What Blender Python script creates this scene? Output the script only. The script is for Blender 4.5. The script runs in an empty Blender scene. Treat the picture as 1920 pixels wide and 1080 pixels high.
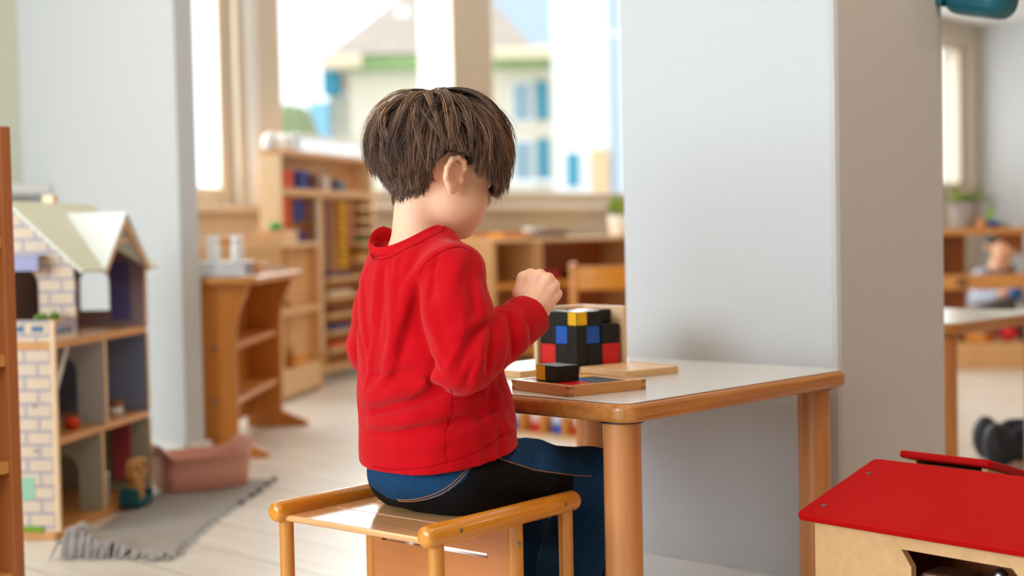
import bpy, bmesh, math, random
import numpy as np
from mathutils import Vector, Matrix, Euler
random.seed(7); rng = np.random.default_rng(7)
C = bpy.context.scene.collection
SC = bpy.context.scene
PI = math.pi

# ------------------------------------------------------------------ camera
FPX, PITCH, ROLL, CAMH, YAW = 2667.0, .0374, .0207, .72, .7615
cp, sp = math.cos(PITCH), math.sin(PITCH)
fwd = np.array([0, cp, -sp]); rgt = np.array([1., 0, 0]); dwn = np.array([0, -sp, -cp])
cr, sr = math.cos(ROLL), math.sin(ROLL)
CM = np.array([cr*rgt + sr*dwn, -sr*rgt + cr*dwn, fwd])
cam = bpy.data.objects.new('camera', bpy.data.cameras.new('camera')); C.objects.link(cam)
mw = Matrix.Identity(4)
for i in range(3):
    mw[i][0] = CM[0][i]; mw[i][1] = -CM[1][i]; mw[i][2] = -CM[2][i]
mw.translation = (0, 0, CAMH)
cam.matrix_world = mw
cam.data.sensor_width = 36; cam.data.lens = FPX/1920*36
cam.data.dof.use_dof = True; cam.data.dof.focus_distance = 2.04; cam.data.dof.aperture_fstop = 2.5
cam.data.clip_start = .05; cam.data.clip_end = 300
SC.camera = cam

# ------------------------------------------------------------------ view and world
vs = SC.view_settings
vs.view_transform = 'Standard'; vs.look = 'None'; vs.gamma = 1; vs.use_curve_mapping = False
vs.exposure = 0.18
wd = bpy.data.worlds.new('sky'); SC.world = wd; wd.use_nodes = True
bg = wd.node_tree.nodes['Background']
bg.inputs[0].default_value = (.93, .97, 1.0, 1); bg.inputs[1].default_value = 1.7

# room axes: u runs to the right and away, v to the left and away
A = PI/2 - YAW
U = np.array([math.sin(YAW), math.cos(YAW), 0]); V = np.array([-math.cos(YAW), math.sin(YAW), 0])
def W(a, b, z=0): return Vector(a*U + b*V + np.array([0, 0, z]))

def area(name, loc, rot, sx, sy, power, col, spread=PI):
    l = bpy.data.lights.new(name, 'AREA'); l.shape = 'RECTANGLE'; l.size = sx; l.size_y = sy
    l.energy = power; l.color = col; l.spread = spread
    o = bpy.data.objects.new(name, l); C.objects.link(o); o.location = loc; o.rotation_euler = rot
    return o
# daylight through the big windows behind the camera (plane u=-2.6, facing +u), and from the right-hand ones
def face_dir(d):
    return Vector(d).to_track_quat('-Z', 'Y').to_euler()
area('daylight_rear_window', W(-2.45, 2.2, 1.55), face_dir(Vector(U)), 3.6, 1.5, 150, (.72, .87, 1.0))
area('daylight_front_window', W(5.4, 6.24, 1.6), face_dir(-Vector(V)), 5.0, 1.35, 150, (.95, .98, 1.0))
area('daylight_front_window', W(11.3, 6.15, 1.6), face_dir(-Vector(V)), 2.6, 1.3, 22, (.95, .98, 1.0))
# ceiling lamps
CEIL = [(2.0, 0.6), (5.0, 3.2), (8.0, 1.2), (1.0, 3.6), (4.8, -1.6), (9.8, 3.9)]
for a, b in CEIL:
    area('ceiling_lamp_light', W(a, b, 2.50), (0, 0, A), 1.1, .28, 10, (1.0, .72, .46))

# ------------------------------------------------------------------ materials
def S(r, g, b):
    f = lambda c: (c/255/12.92 if c/255 <= .04045 else ((c/255 + .055)/1.055)**2.4)
    return (f(r), f(g), f(b), 1)
def mat(name, col, rough=.5, metal=0, spec=.5, bump=0, bscale=40, var=0, vscale=6, coat=0, emis=None, sheen=0, sss=0, stretch=None):
    m = bpy.data.materials.new(name); m.use_nodes = True; nt = m.node_tree; N = nt.nodes; L = nt.links
    p = N['Principled BSDF']
    p.inputs['Base Color'].default_value = col; p.inputs['Roughness'].default_value = rough
    p.inputs['Metallic'].default_value = metal; p.inputs['Specular IOR Level'].default_value = spec
    p.inputs['Coat Weight'].default_value = coat; p.inputs['Coat Roughness'].default_value = .1
    if sheen: p.inputs['Sheen Weight'].default_value = sheen
    if sss:
        p.inputs['Subsurface Weight'].default_value = sss; p.inputs['Subsurface Radius'].default_value = (1, .35, .2)
        p.inputs['Subsurface Scale'].default_value = .006
    if emis: p.inputs['Emission Color'].default_value = col; p.inputs['Emission Strength'].default_value = emis
    if bump or var:
        tc = N.new('ShaderNodeTexCoord'); mp = N.new('ShaderNodeMapping'); L.new(tc.outputs['Object'], mp.inputs[0])
        if stretch: mp.inputs['Scale'].default_value = stretch
    if var:
        n = N.new('ShaderNodeTexNoise'); n.inputs['Scale'].default_value = vscale; n.inputs['Detail'].default_value = 4
        L.new(mp.outputs[0], n.inputs['Vector'])
        mx = N.new('ShaderNodeMix'); mx.data_type = 'RGBA'
        mx.inputs[6].default_value = tuple(c*(1 - var) for c in col[:3]) + (1,)
        mx.inputs[7].default_value = tuple(min(1, c*(1 + var)) for c in col[:3]) + (1,)
        L.new(n.outputs['Fac'], mx.inputs[0]); L.new(mx.outputs[2], p.inputs['Base Color'])
    if bump:
        n = N.new('ShaderNodeTexNoise'); n.inputs['Scale'].default_value = bscale; n.inputs['Detail'].default_value = 5
        L.new(mp.outputs[0], n.inputs['Vector'])
        b = N.new('ShaderNodeBump'); b.inputs['Strength'].default_value = bump; b.inputs['Distance'].default_value = .004
        L.new(n.outputs['Fac'], b.inputs['Height']); L.new(b.outputs[0], p.inputs['Normal'])
    return m
def wood(name, col, axis=0, rough=.35, amt=.22, coat=.2, scale=1.0):
    """grain: noise stretched along one local axis"""
    m = bpy.data.materials.new(name); m.use_nodes = True; nt = m.node_tree; N = nt.nodes; L = nt.links
    p = N['Principled BSDF']; p.inputs['Roughness'].default_value = rough
    p.inputs['Coat Weight'].default_value = coat; p.inputs['Coat Roughness'].default_value = .15
    tc = N.new('ShaderNodeTexCoord'); mp = N.new('ShaderNodeMapping'); L.new(tc.outputs['Object'], mp.inputs[0])
    s = [55*scale]*3; s[axis] = 3.0*scale; mp.inputs['Scale'].default_value = s
    n = N.new('ShaderNodeTexNoise'); n.inputs['Scale'].default_value = 1.0; n.inputs['Detail'].default_value = 6; n.inputs['Distortion'].default_value = .6
    L.new(mp.outputs[0], n.inputs['Vector'])
    mp2 = N.new('ShaderNodeMapping'); s2 = [260*scale]*3; s2[axis] = 9*scale; mp2.inputs['Scale'].default_value = s2
    L.new(tc.outputs['Object'], mp2.inputs[0])
    n2 = N.new('ShaderNodeTexNoise'); n2.inputs['Scale'].default_value = 1.0; n2.inputs['Detail'].default_value = 2
    L.new(mp2.outputs[0], n2.inputs['Vector'])
    ad = N.new('ShaderNodeMath'); ad.operation = 'MULTIPLY_ADD'; ad.inputs[1].default_value = .4
    L.new(n2.outputs['Fac'], ad.inputs[0]); L.new(n.outputs['Fac'], ad.inputs[2])
    cr_ = N.new('ShaderNodeValToRGB'); e = cr_.color_ramp.elements
    c = col[:3]
    e[0].position = .42; e[0].color = (c[0]*(1 - amt), c[1]*(1 - amt*1.25), c[2]*(1 - amt*1.5), 1)
    e[1].position = .95; e[1].color = (min(1, c[0]*(1 + amt*.6)), min(1, c[1]*(1 + amt*.6)), min(1, c[2]*(1 + amt*.6)), 1)
    L.new(ad.outputs[0], cr_.inputs[0]); L.new(cr_.outputs[0], p.inputs['Base Color'])
    b = N.new('ShaderNodeBump'); b.inputs['Strength'].default_value = .06; b.inputs['Distance'].default_value = .002
    L.new(n2.outputs['Fac'], b.inputs['Height']); L.new(b.outputs[0], p.inputs['Normal'])
    return m

M = {}
M['wall'] = mat('white_plaster', S(205, 205, 205), .85, bump=.25, bscale=110)
M['cream'] = mat('cream_paint', S(208, 193, 174), .7, bump=.1, bscale=60)
M['green'] = mat('pale_green_paint', S(206, 206, 184), .8)
M['ceil'] = mat('ceiling_paint', S(225, 222, 216), .9)
M['tan'] = mat('warm_bounce_tan', S(200, 142, 98), .8)  # for the unseen right wall, tinted to bounce warm light into the room
M['trim'] = mat('white_trim_paint', S(225, 222, 218), .4)
M['frame'] = mat('cream_frame', S(206, 190, 170), .4)
M['beech'] = wood('beech', S(214, 150, 84), 0)
M['beech_y'] = wood('beech_y', S(214, 150, 84), 1)
M['beech_z'] = wood('beech_z', S(212, 148, 84), 2)
M['honey'] = wood('honey_lacquered_wood', S(222, 142, 38), 0, .25, .16, .5)
M['honey_z'] = wood('honey_leg_wood', S(214, 138, 52), 2, .3, .16, .4)
M['seat'] = wood('seat_plywood', S(224, 166, 108), 1, .2, .12, .45)
M['panel'] = wood('stool_panel_wood', S(208, 130, 68), 1, .35, .12, .2, .5)
M['edge'] = wood('table_edge_wood', S(196, 130, 62), 0, .35, .3, .3)
M['edge_y'] = wood('table_edge_wood_cross', S(196, 130, 62), 1, .35, .3, .3)
M['leg'] = wood('table_leg_wood', S(205, 135, 76), 2, .35, .14, .25, .7)
M['lam'] = mat('white_laminate', S(214, 213, 210), .22, spec=.5)
M['pale'] = wood('pale_beech', S(232, 190, 138), 0, .4, .12)
M['pale_y'] = wood('pale_beech_y', S(232, 190, 138), 1, .4, .12)
M['pale_z'] = wood('pale_beech_z', S(240, 205, 160), 2, .4, .08)
M['cab'] = wood('orange_cabinet_wood', S(200, 124, 40), 2, .4, .12, .2, .5)
M['cab_in'] = wood('cabinet_shelf_wood', S(206, 138, 66), 0, .4, .12, .2, .5)
M['maple'] = wood('maple_cabinet', S(222, 172, 116), 2, .45, .1, .1, .5)
M['dark_wood'] = wood('dark_walnut', S(92, 52, 26), 0, .45, .2)
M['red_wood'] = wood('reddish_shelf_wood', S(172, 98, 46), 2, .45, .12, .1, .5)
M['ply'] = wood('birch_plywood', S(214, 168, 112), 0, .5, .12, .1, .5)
M['lidred'] = mat('red_lacquer', S(176, 0, 0), .6, spec=.12)
M['red'] = mat('red_paint', S(214, 14, 22), .3)
M['blue'] = mat('blue_paint', S(14, 88, 190), .3)
M['yellow'] = mat('yellow_paint', S(244, 188, 14), .3)
M['black'] = mat('black_paint', S(26, 25, 25), .42, spec=.3)
M['blk'] = mat('black_plastic', S(22, 22, 24), .4)
M['steel'] = mat('screw_steel', S(150, 145, 135), .35, metal=1)
M['white'] = mat('white_plastic', S(238, 238, 238), .35)
M['pink'] = mat('pink_plastic', S(226, 160, 142), .5)
M['teal'] = mat('teal_plastic', S(8, 96, 110), .4)
M['terra'] = mat('grey_pot', S(170, 165, 160), .6)
M['leaf'] = mat('green_leaf', S(92, 128, 36), .45, var=.3, vscale=20)
M['leafy'] = mat('yellow_green_leaf', S(140, 160, 50), .45, var=.3, vscale=20)
M['skin'] = mat('skin', S(252, 194, 158), .5, spec=.3, sss=.3, var=.06, vscale=25, bump=.08, bscale=300)
M['lip'] = mat('lip_skin', S(214, 128, 112), .45)
M['soil'] = mat('soil', S(60, 44, 32), .9)

def brick_mat(name, c1, c2, mortar, scale, axis_map):
    m = bpy.data.materials.new(name); m.use_nodes = True; nt = m.node_tree; N = nt.nodes; L = nt.links
    p = N['Principled BSDF']; p.inputs['Roughness'].default_value = .6
    tc = N.new('ShaderNodeTexCoord'); sx = N.new('ShaderNodeSeparateXYZ'); cb = N.new('ShaderNodeCombineXYZ')
    L.new(tc.outputs['Object'], sx.inputs[0])
    L.new(sx.outputs[axis_map[0]], cb.inputs[0]); L.new(sx.outputs[axis_map[1]], cb.inputs[1])
    b = N.new('ShaderNodeTexBrick'); L.new(cb.outputs[0], b.inputs['Vector'])
    b.inputs['Color1'].default_value = c1; b.inputs['Color2'].default_value = c2; b.inputs['Mortar'].default_value = mortar
    b.inputs['Scale'].default_value = scale; b.inputs['Mortar Size'].default_value = .028
    L.new(b.outputs['Color'], p.inputs['Base Color'])
    return m
M['brick'] = brick_mat('printed_cream_brick', S(224, 200, 170), S(216, 196, 172), S(168, 156, 164), 7.5, (1, 2))
M['bluetile'] = brick_mat('printed_blue_wallpaper', S(128, 142, 176), S(136, 150, 182), S(108, 120, 152), 16, (0, 2))

def floor_mat():
    m = bpy.data.materials.new('pale_floor_planks'); m.use_nodes = True; nt = m.node_tree; N = nt.nodes; L = nt.links
    p = N['Principled BSDF']; p.inputs['Roughness'].default_value = .32
    tc = N.new('ShaderNodeTexCoord')
    mp = N.new('ShaderNodeMapping'); mp.inputs['Rotation'].default_value = (0, 0, PI/2); L.new(tc.outputs['Object'], mp.inputs[0])
    b = N.new('ShaderNodeTexBrick'); L.new(mp.outputs[0], b.inputs['Vector'])
    b.inputs['Color1'].default_value = S(236, 231, 224); b.inputs['Color2'].default_value = S(228, 221, 211); b.inputs['Mortar'].default_value = S(150, 136, 120)
    b.inputs['Scale'].default_value = 1; b.inputs['Brick Width'].default_value = 1.4; b.inputs['Row Height'].default_value = .19
    b.inputs['Mortar Size'].default_value = .002
    mp2 = N.new('ShaderNodeMapping'); mp2.inputs['Scale'].default_value = (40, 2.2, 1); L.new(tc.outputs['Object'], mp2.inputs[0])
    n = N.new('ShaderNodeTexNoise'); n.inputs['Scale'].default_value = 1; n.inputs['Detail'].default_value = 5; n.inputs['Distortion'].default_value = .8
    L.new(mp2.outputs[0], n.inputs['Vector'])
    r = N.new('ShaderNodeValToRGB'); r.color_ramp.elements[0].color = (.89, .87, .85, 1); r.color_ramp.elements[0].position = .35
    r.color_ramp.elements[1].color = (1, 1, 1, 1); r.color_ramp.elements[1].position = .65
    L.new(n.outputs['Fac'], r.inputs[0])
    mx = N.new('ShaderNodeMix'); mx.data_type = 'RGBA'; mx.blend_type = 'MULTIPLY'; mx.inputs[0].default_value = 1
    L.new(b.outputs['Color'], mx.inputs[6]); L.new(r.outputs[0], mx.inputs[7]); L.new(mx.outputs[2], p.inputs['Base Color'])
    return m
M['floor'] = floor_mat()
def glass_mat():
    m = bpy.data.materials.new('window_glass'); m.use_nodes = True; nt = m.node_tree; N = nt.nodes; L = nt.links
    for n in list(N): N.remove(n)
    o = N.new('ShaderNodeOutputMaterial'); t = N.new('ShaderNodeBsdfTransparent'); g = N.new('ShaderNodeBsdfGlossy'); x = N.new('ShaderNodeMixShader')
    t.inputs[0].default_value = (.96, .98, .98, 1); g.inputs['Roughness'].default_value = .02
    x.inputs[0].default_value = .012; L.new(t.outputs[0], x.inputs[1]); L.new(g.outputs[0], x.inputs[2]); L.new(x.outputs[0], o.inputs[0])
    return m
M['glass'] = glass_mat()
M['clear'] = mat('clear_plastic', S(244, 247, 252), .15); M['clear'].node_tree.nodes['Principled BSDF'].inputs['Transmission Weight'].default_value = .35

# ------------------------------------------------------------------ mesh building
class MB:
    def __init__(s): s.v = []; s.f = []; s.m = []; s.sm = []
    def add(s, verts, faces, mi=0, smooth=False):
        o = len(s.v); s.v += [tuple(p) for p in verts]
        for f in faces: s.f.append([i + o for i in f]); s.m.append(mi); s.sm.append(smooth)
        return s
    def box(s, c, d, mi=0, bev=0, R=None, seg=2):
        bm = bmesh.new(); bmesh.ops.create_cube(bm, size=1)
        for v in bm.verts: v.co = Vector((v.co.x*d[0], v.co.y*d[1], v.co.z*d[2]))
        if bev: bmesh.ops.bevel(bm, geom=bm.edges[:], offset=min(bev, min(d)*.45), segments=seg, affect='EDGES', profile=.5)
        bm.verts.index_update()
        c = Vector(c)
        vv = [((R @ v.co) if R else v.co) + c for v in bm.verts]
        s.add(vv, [[v.index for v in f.verts] for f in bm.faces], mi, False); bm.free(); return s
    def b2(s, lo, hi, mi=0, bev=0): return s.box([(a + b)/2 for a, b in zip(lo, hi)], [abs(b - a) for a, b in zip(lo, hi)], mi, bev)
    def tube(s, pts, rad, n=12, mi=0, cap=True, ov=1.0, smooth=True, closed=False, upv=None):
        """swept tube; rad number or list; ov = height/width of the section"""
        P = [Vector(p) for p in pts]; k = len(P); R = rad if hasattr(rad, '__len__') else [rad]*k
        rings = []; up = Vector(upv) if upv is not None else None
        for i in range(k):
            if closed: t = (P[(i + 1) % k] - P[i - 1]).normalized()
            else: t = (P[min(i + 1, k - 1)] - P[max(i - 1, 0)]).normalized()
            if up is None: up = Vector((0, 0, 1)) if abs(t.z) < .9 else Vector((1, 0, 0))
            a = t.cross(up)
            if a.length < 1e-6: a = t.orthogonal()
            a.normalize(); b = a.cross(t).normalized()
            if upv is None: up = b
            rings.append([P[i] + R[i]*(math.cos(q)*a + ov*math.sin(q)*b) for q in [2*PI*j/n for j in range(n)]])
        V_ = [p for r in rings for p in r]; F = []
        for i in range(k if closed else k - 1):
            for j in range(n):
                i2 = (i + 1) % k
                F.append([i*n + j, i*n + (j + 1) % n, i2*n + (j + 1) % n, i2*n + j])
        s.add(V_, F, mi, smooth)
        if cap and not closed:
            o = len(V_); s.add(rings[0], [list(range(n))[::-1]], mi); s.add(rings[-1], [list(range(n))], mi)
        return s
    def cyl(s, p0, p1, r0, r1=None, n=20, mi=0, bev=0):
        r1 = r0 if r1 is None else r1
        p0, p1 = Vector(p0), Vector(p1); d = (p1 - p0); L = d.length; d.normalize()
        if bev:
            e = min(bev, L*.3)
            return s.tube([p0, p0 + d*e*.3, p0 + d*e, p1 - d*e, p1 - d*e*.3, p1], [r0 - bev, r0 - bev*.3, r0, r1, r1 - bev*.3, r1 - bev], n, mi)
        return s.tube([p0, p1], [r0, r1], n, mi)
    def lathe(s, prof, c=(0, 0, 0), n=24, mi=0, sx=1, sy=1, smooth=True):
        V_ = []; F = []; k = len(prof)
        for r, z in prof:
            for j in range(n): q = 2*PI*j/n; V_.append((c[0] + r*math.cos(q)*sx, c[1] + r*math.sin(q)*sy, c[2] + z))
        for i in range(k - 1):
            for j in range(n): F.append([i*n + j, i*n + (j + 1) % n, (i + 1)*n + (j + 1) % n, (i + 1)*n + j])
        F.append(list(range(n))[::-1]); F.append([(k - 1)*n + j for j in range(n)])
        return s.add(V_, F, mi, smooth)
    def ball(s, c, r, n=12, mi=0):
        r = r if hasattr(r, '__len__') else (r, r, r); k = n//2 + 1
        prof = [(max(1e-4, math.sin(PI*i/k)), -math.cos(PI*i/k)) for i in range(k + 1)]
        V_ = []; F = []
        for a, z in prof:
            for j in range(n): q = 2*PI*j/n; V_.append((c[0] + r[0]*a*math.cos(q), c[1] + r[1]*a*math.sin(q), c[2] + r[2]*z))
        for i in range(k):
            for j in range(n): F.append([i*n + j, i*n + (j + 1) % n, (i + 1)*n + (j + 1) % n, (i + 1)*n + j])
        return s.add(V_, F, mi, True)
    def prism(s, poly, ax, lo, hi, mi=0):
        """poly of 2-D points extruded along axis ax from lo to hi"""
        oth = [i for i in range(3) if i != ax]
        def p3(p, h):
            q = [0, 0, 0]; q[oth[0]] = p[0]; q[oth[1]] = p[1]; q[ax] = h; return q
        n = len(poly); V_ = [p3(p, lo) for p in poly] + [p3(p, hi) for p in poly]
        F = [list(range(n))[::-1], list(range(n, 2*n))] + [[i, (i + 1) % n, n + (i + 1) % n, n + i] for i in range(n)]
        return s.add(V_, F, mi, False)
    def build(s, name, mats, parent=None, bevel=0, loc=None, rot=None):
        me = bpy.data.meshes.new(name); me.from_pydata([tuple(p) for p in s.v], [], s.f)
        me.polygons.foreach_set('material_index', s.m); me.polygons.foreach_set('use_smooth', s.sm)
        bm = bmesh.new(); bm.from_mesh(me); bmesh.ops.recalc_face_normals(bm, faces=bm.faces[:]); bm.to_mesh(me); bm.free()
        for q in (mats if isinstance(mats, (list, tuple)) else [mats]): me.materials.append(M[q] if isinstance(q, str) else q)
        o = bpy.data.objects.new(name, me); C.objects.link(o)
        if parent: o.parent = parent
        if loc is not None: o.location = loc
        if rot is not None: o.rotation_euler = (0, 0, rot)
        if bevel:
            b = o.modifiers.new('bevel', 'BEVEL'); b.width = bevel; b.segments = 2; b.limit_method = 'ANGLE'; b.angle_limit = .7
        return o
def tag(o, label, cat, group=None):
    o['label'] = label; o['category'] = cat
    if group: o['group'] = group
    return o
def thing(name, label, cat, a, b, z=0, rot=0, group=None):
    o = bpy.data.objects.new(name, None); C.objects.link(o)
    o.location = W(a, b, z); o.rotation_euler = (0, 0, A + rot)
    return tag(o, label, cat, group)
def solo(mb, name, mats, label, cat, a, b, z=0, rot=0, group=None, bevel=0):
    return tag(mb.build(name, mats, None, bevel, W(a, b, z), A + rot), label, cat, group)
def dup(o, a, b, z, rot=0, label=None, parent=None):
    c = o.copy(); C.objects.link(c)
    if parent is None:
        c.location = W(a, b, z); c.rotation_euler = (0, 0, A + rot)
        if label: c['label'] = label
    else: c.parent = parent
    for ch in list(o.children): dup(ch, 0, 0, 0, 0, None, c)
    return c
def struct(name, mb, m, parent=None):
    o = mb.build(name, m, parent)
    if parent is None: o.rotation_euler = (0, 0, A); o['kind'] = 'structure'
    return o

# ------------------------------------------------------------------ signed-distance volumes -> one continuous mesh
class Vol:
    def __init__(s, lo, hi, h):
        s.lo = np.array(lo, np.float32); s.h = h
        s.n = [int((b - a)/h) + 2 for a, b in zip(lo, hi)]
        s.ax = [np.float32(lo[i]) + np.arange(s.n[i], dtype=np.float32)*np.float32(h) for i in range(3)]
        s.D = np.full(s.n, 1.0, np.float32)
    def sl(s, lo, hi):
        r = []
        for i in range(3):
            a = max(0, int((lo[i] - s.lo[i])/s.h)); b = min(s.n[i], int((hi[i] - s.lo[i])/s.h) + 2)
            if b <= a: return None, None
            r.append(slice(a, b))
        P = (s.ax[0][r[0]][:, None, None], s.ax[1][r[1]][None, :, None], s.ax[2][r[2]][None, None, :])
        return tuple(r), P
    def full(s): return s.ax[0][:, None, None], s.ax[1][None, :, None], s.ax[2][None, None, :]
    def op(s, f, lo, hi, k=.01, sub=False):
        m = k + .012; q, P = s.sl([a - m for a in lo], [b + m for b in hi])
        if q is None: return s
        d = f(*P); D = s.D[q]
        if sub:
            d = -d; h = np.clip(.5 - .5*(d - D)/k, 0, 1); s.D[q] = d*(1 - h) + D*h + k*h*(1 - h)
        else:
            h = np.clip(.5 + .5*(d - D)/k, 0, 1); s.D[q] = d*(1 - h) + D*h - k*h*(1 - h)
        return s
    def cap(s, a, b, r0, r1=None, k=.01, sub=False):
        r1 = r0 if r1 is None else r1; a = np.array(a, np.float32); b = np.array(b, np.float32); d = b - a; L = float(d @ d) + 1e-12
        def f(X, Y, Z):
            x, y, z = X - a[0], Y - a[1], Z - a[2]
            t = np.clip((x*d[0] + y*d[1] + z*d[2])/L, 0, 1)
            return np.sqrt((x - t*d[0])**2 + (y - t*d[1])**2 + (z - t*d[2])**2) - (r0 + (r1 - r0)*t)
        R = max(r0, r1); return s.op(f, np.minimum(a, b) - R, np.maximum(a, b) + R, k, sub)
    def chain(s, pts, rad, k=.01, sub=False):
        for i in range(len(pts) - 1):
            r0, r1 = (rad[i], rad[i + 1]) if hasattr(rad, '__len__') else (rad, rad)
            s.cap(pts[i], pts[i + 1], r0, r1, k, sub)
        return s
    def ell(s, c, r, B=None, k=.01, sub=False):
        """ellipsoid: centre, radii, basis rows"""
        c = np.array(c, np.float32); r = np.array(r, np.float32); B = np.eye(3, dtype=np.float32) if B is None else np.array(B, np.float32)
        def f(X, Y, Z):
            x, y, z = X - c[0], Y - c[1], Z - c[2]
            q = [(x*B[i][0] + y*B[i][1] + z*B[i][2])/r[i] for i in range(3)]
            k0 = np.sqrt(q[0]**2 + q[1]**2 + q[2]**2) + 1e-9
            k1 = np.sqrt((q[0]/r[0])**2 + (q[1]/r[1])**2 + (q[2]/r[2])**2) + 1e-9
            return k0*(k0 - 1)/k1
        R = float(max(r)); return s.op(f, c - R, c + R, k, sub)
    def sample(s, P, D=None):
        D = s.D if D is None else D
        q = (np.asarray(P, np.float32) - s.lo)/s.h; q = np.clip(q, 0, np.array(s.n) - 1.001); i = q.astype(int); t = q - i
        o = 0
        for dx in (0, 1):
            for dy in (0, 1):
                for dz in (0, 1):
                    w = (t[:, 0] if dx else 1 - t[:, 0])*(t[:, 1] if dy else 1 - t[:, 1])*(t[:, 2] if dz else 1 - t[:, 2])
                    o = o + w*D[i[:, 0] + dx, i[:, 1] + dy, i[:, 2] + dz]
        return o
    def grad(s, P):
        e = s.h*1.2; g = np.stack([s.sample(P + np.eye(3)[i]*e) - s.sample(P - np.eye(3)[i]*e) for i in range(3)], 1)
        return g/(np.linalg.norm(g, axis=1, keepdims=True) + 1e-9)
    def project(s, P, off=0, it=6):
        P = np.array(P, float)
        for _ in range(it): P = P - s.grad(P)*(s.sample(P) - off)[:, None]
        return P
    def mesh(s):
        D = s.D; nx, ny, nz = D.shape; I = D < 0
        cnt = np.zeros((nx - 1, ny - 1, nz - 1), np.int8)
        for dx in (0, 1):
            for dy in (0, 1):
                for dz in (0, 1): cnt += I[dx:nx - 1 + dx, dy:ny - 1 + dy, dz:nz - 1 + dz]
        cx, cy, cz = np.nonzero((cnt > 0) & (cnt < 8))
        idx = np.full(cnt.shape, -1, np.int32); idx[cx, cy, cz] = np.arange(len(cx))
        acc = np.zeros((len(cx), 3)); num = np.zeros(len(cx))
        cor = [(a, b, c) for a in (0, 1) for b in (0, 1) for c in (0, 1)]
        for p in cor:
            for ax in range(3):
                if p[ax] == 0:
                    q = list(p); q[ax] = 1
                    d0 = D[cx + p[0], cy + p[1], cz + p[2]]; d1 = D[cx + q[0], cy + q[1], cz + q[2]]
                    m = (d0 < 0) != (d1 < 0); t = np.where(m, d0/np.where(m, d0 - d1, 1), 0)
                    o = np.array(p, float)[None, :].repeat(len(cx), 0); o[:, ax] += t
                    acc += o*m[:, None]; num += m
        Vv = (np.stack([cx, cy, cz], 1) + acc/np.maximum(num, 1)[:, None])*s.h + s.lo
        F = []
        for ax in range(3):
            o1, o2 = [i for i in range(3) if i != ax]
            a = [slice(1, n - 1) for n in D.shape]; a[ax] = slice(0, D.shape[ax] - 1); b = list(a); b[ax] = slice(1, D.shape[ax])
            d0, d1 = I[tuple(a)], I[tuple(b)]
            e = np.nonzero(d0 != d1); base = [e[i] + (0 if i == ax else 1) for i in range(3)]
            def cell(p, q):
                c = list(base); c[o1] = c[o1] - p; c[o2] = c[o2] - q; return idx[c[0], c[1], c[2]]
            quad = np.stack([cell(0, 0), cell(1, 0), cell(1, 1), cell(0, 1)], 1)
            fl = d0[e] if ax != 1 else ~d0[e]
            quad[~fl] = quad[~fl][:, ::-1]
            F.append(quad)
        F = np.concatenate(F); F = F[(F >= 0).all(1)]
        return Vv, F
def mesh_np(name, Vv, F, mats, parent=None, smooth=True, loc=None, rot=None, mi=None):
    me = bpy.data.meshes.new(name); n = F.shape[1]
    me.vertices.add(len(Vv)); me.vertices.foreach_set('co', np.asarray(Vv, np.float32).ravel())
    me.loops.add(F.size); me.loops.foreach_set('vertex_index', F.astype(np.int32).ravel())
    me.polygons.add(len(F)); me.polygons.foreach_set('loop_start', np.arange(0, F.size, n, dtype=np.int32))
    me.polygons.foreach_set('use_smooth', np.full(len(F), smooth))
    if mi is not None: me.polygons.foreach_set('material_index', mi.astype(np.int32))
    me.update(); me.validate()
    for q in (mats if isinstance(mats, (list, tuple)) else [mats]): me.materials.append(M[q] if isinstance(q, str) else q)
    o = bpy.data.objects.new(name, me); C.objects.link(o)
    if parent: o.parent = parent
    if loc is not None: o.location = loc
    if rot is not None: o.rotation_euler = (0, 0, rot)
    return o
# ------------------------------------------------------------------ room shell (mesh coordinates are u, v, z)
VW = 5.925; H = 2.55
struct('floor', MB().b2((-3.2, -4.6, -.12), (13.2, 6.3, 0)), 'floor')
struct('ceiling', MB().b2((-3.2, -4.6, H), (13.2, 6.3, H + .12)), 'ceil')
def wall_holes(lo, hi, ax, t0, t1, holes, z1=H):
    """wall along axis ax between lo and hi, thickness t0..t1 across, with (a0, a1, z0, z1) openings"""
    mb = MB()
    def bx(a0, a1, z0, zz):
        if a1 - a0 < 1e-4 or zz - z0 < 1e-4: return
        p, q = [0, 0, z0], [0, 0, zz]; p[ax], q[ax] = a0, a1; p[1 - ax], q[1 - ax] = t0, t1
        mb.b2(p, q)
    x = lo
    for a0, a1, z0, zz in sorted(holes):
        bx(x, a0, 0, z1); bx(a0, a1, 0, z0); bx(a0, a1, zz, z1); x = a1
    bx(x, hi, 0, z1); return mb
WINS = [(2.85, 4.25, .90, 2.36), (4.50, 7.95, .90, 2.36), (10.3, 12.33, 1.02, 2.36)]
struct('wall_window', wall_holes(2.45, 13.2, 0, VW, VW + .28, WINS), 'cream')
struct('wall_left', MB().b2((-3.2, 4.94, 0), (2.574, 5.08, H)), 'green')
struct('wall_partition', MB().b2((2.574, 3.921, 0), (2.645, VW + .02, H)), 'wall')
struct('wall_far', MB().b2((12.52, -4.6, 0), (12.7, VW, H)), 'wall')
struct('wall_right', MB().b2((-3.2, -4.6, 0), (13.2, -4.45, H)), 'tan')
struct('wall_rear', wall_holes(-4.6, 5.0, 1, -2.85, -2.65, [(-.1, 4.1, .75, 2.36)]), 'wall')
struct('pillar', MB().b2((2.22, 1.32, 0), (2.631, 1.808, H), bev=.012), 'wall')['kind'] = 'structure'
bb = MB().b2((2.208, 1.308, 0), (2.22, 1.82, .082)).b2((2.208, 1.308, 0), (2.64, 1.32, .082)).b2((2.208, 1.808, 0), (2.64, 1.82, .082))
struct('baseboard_pillar', bb, 'trim')
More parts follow.
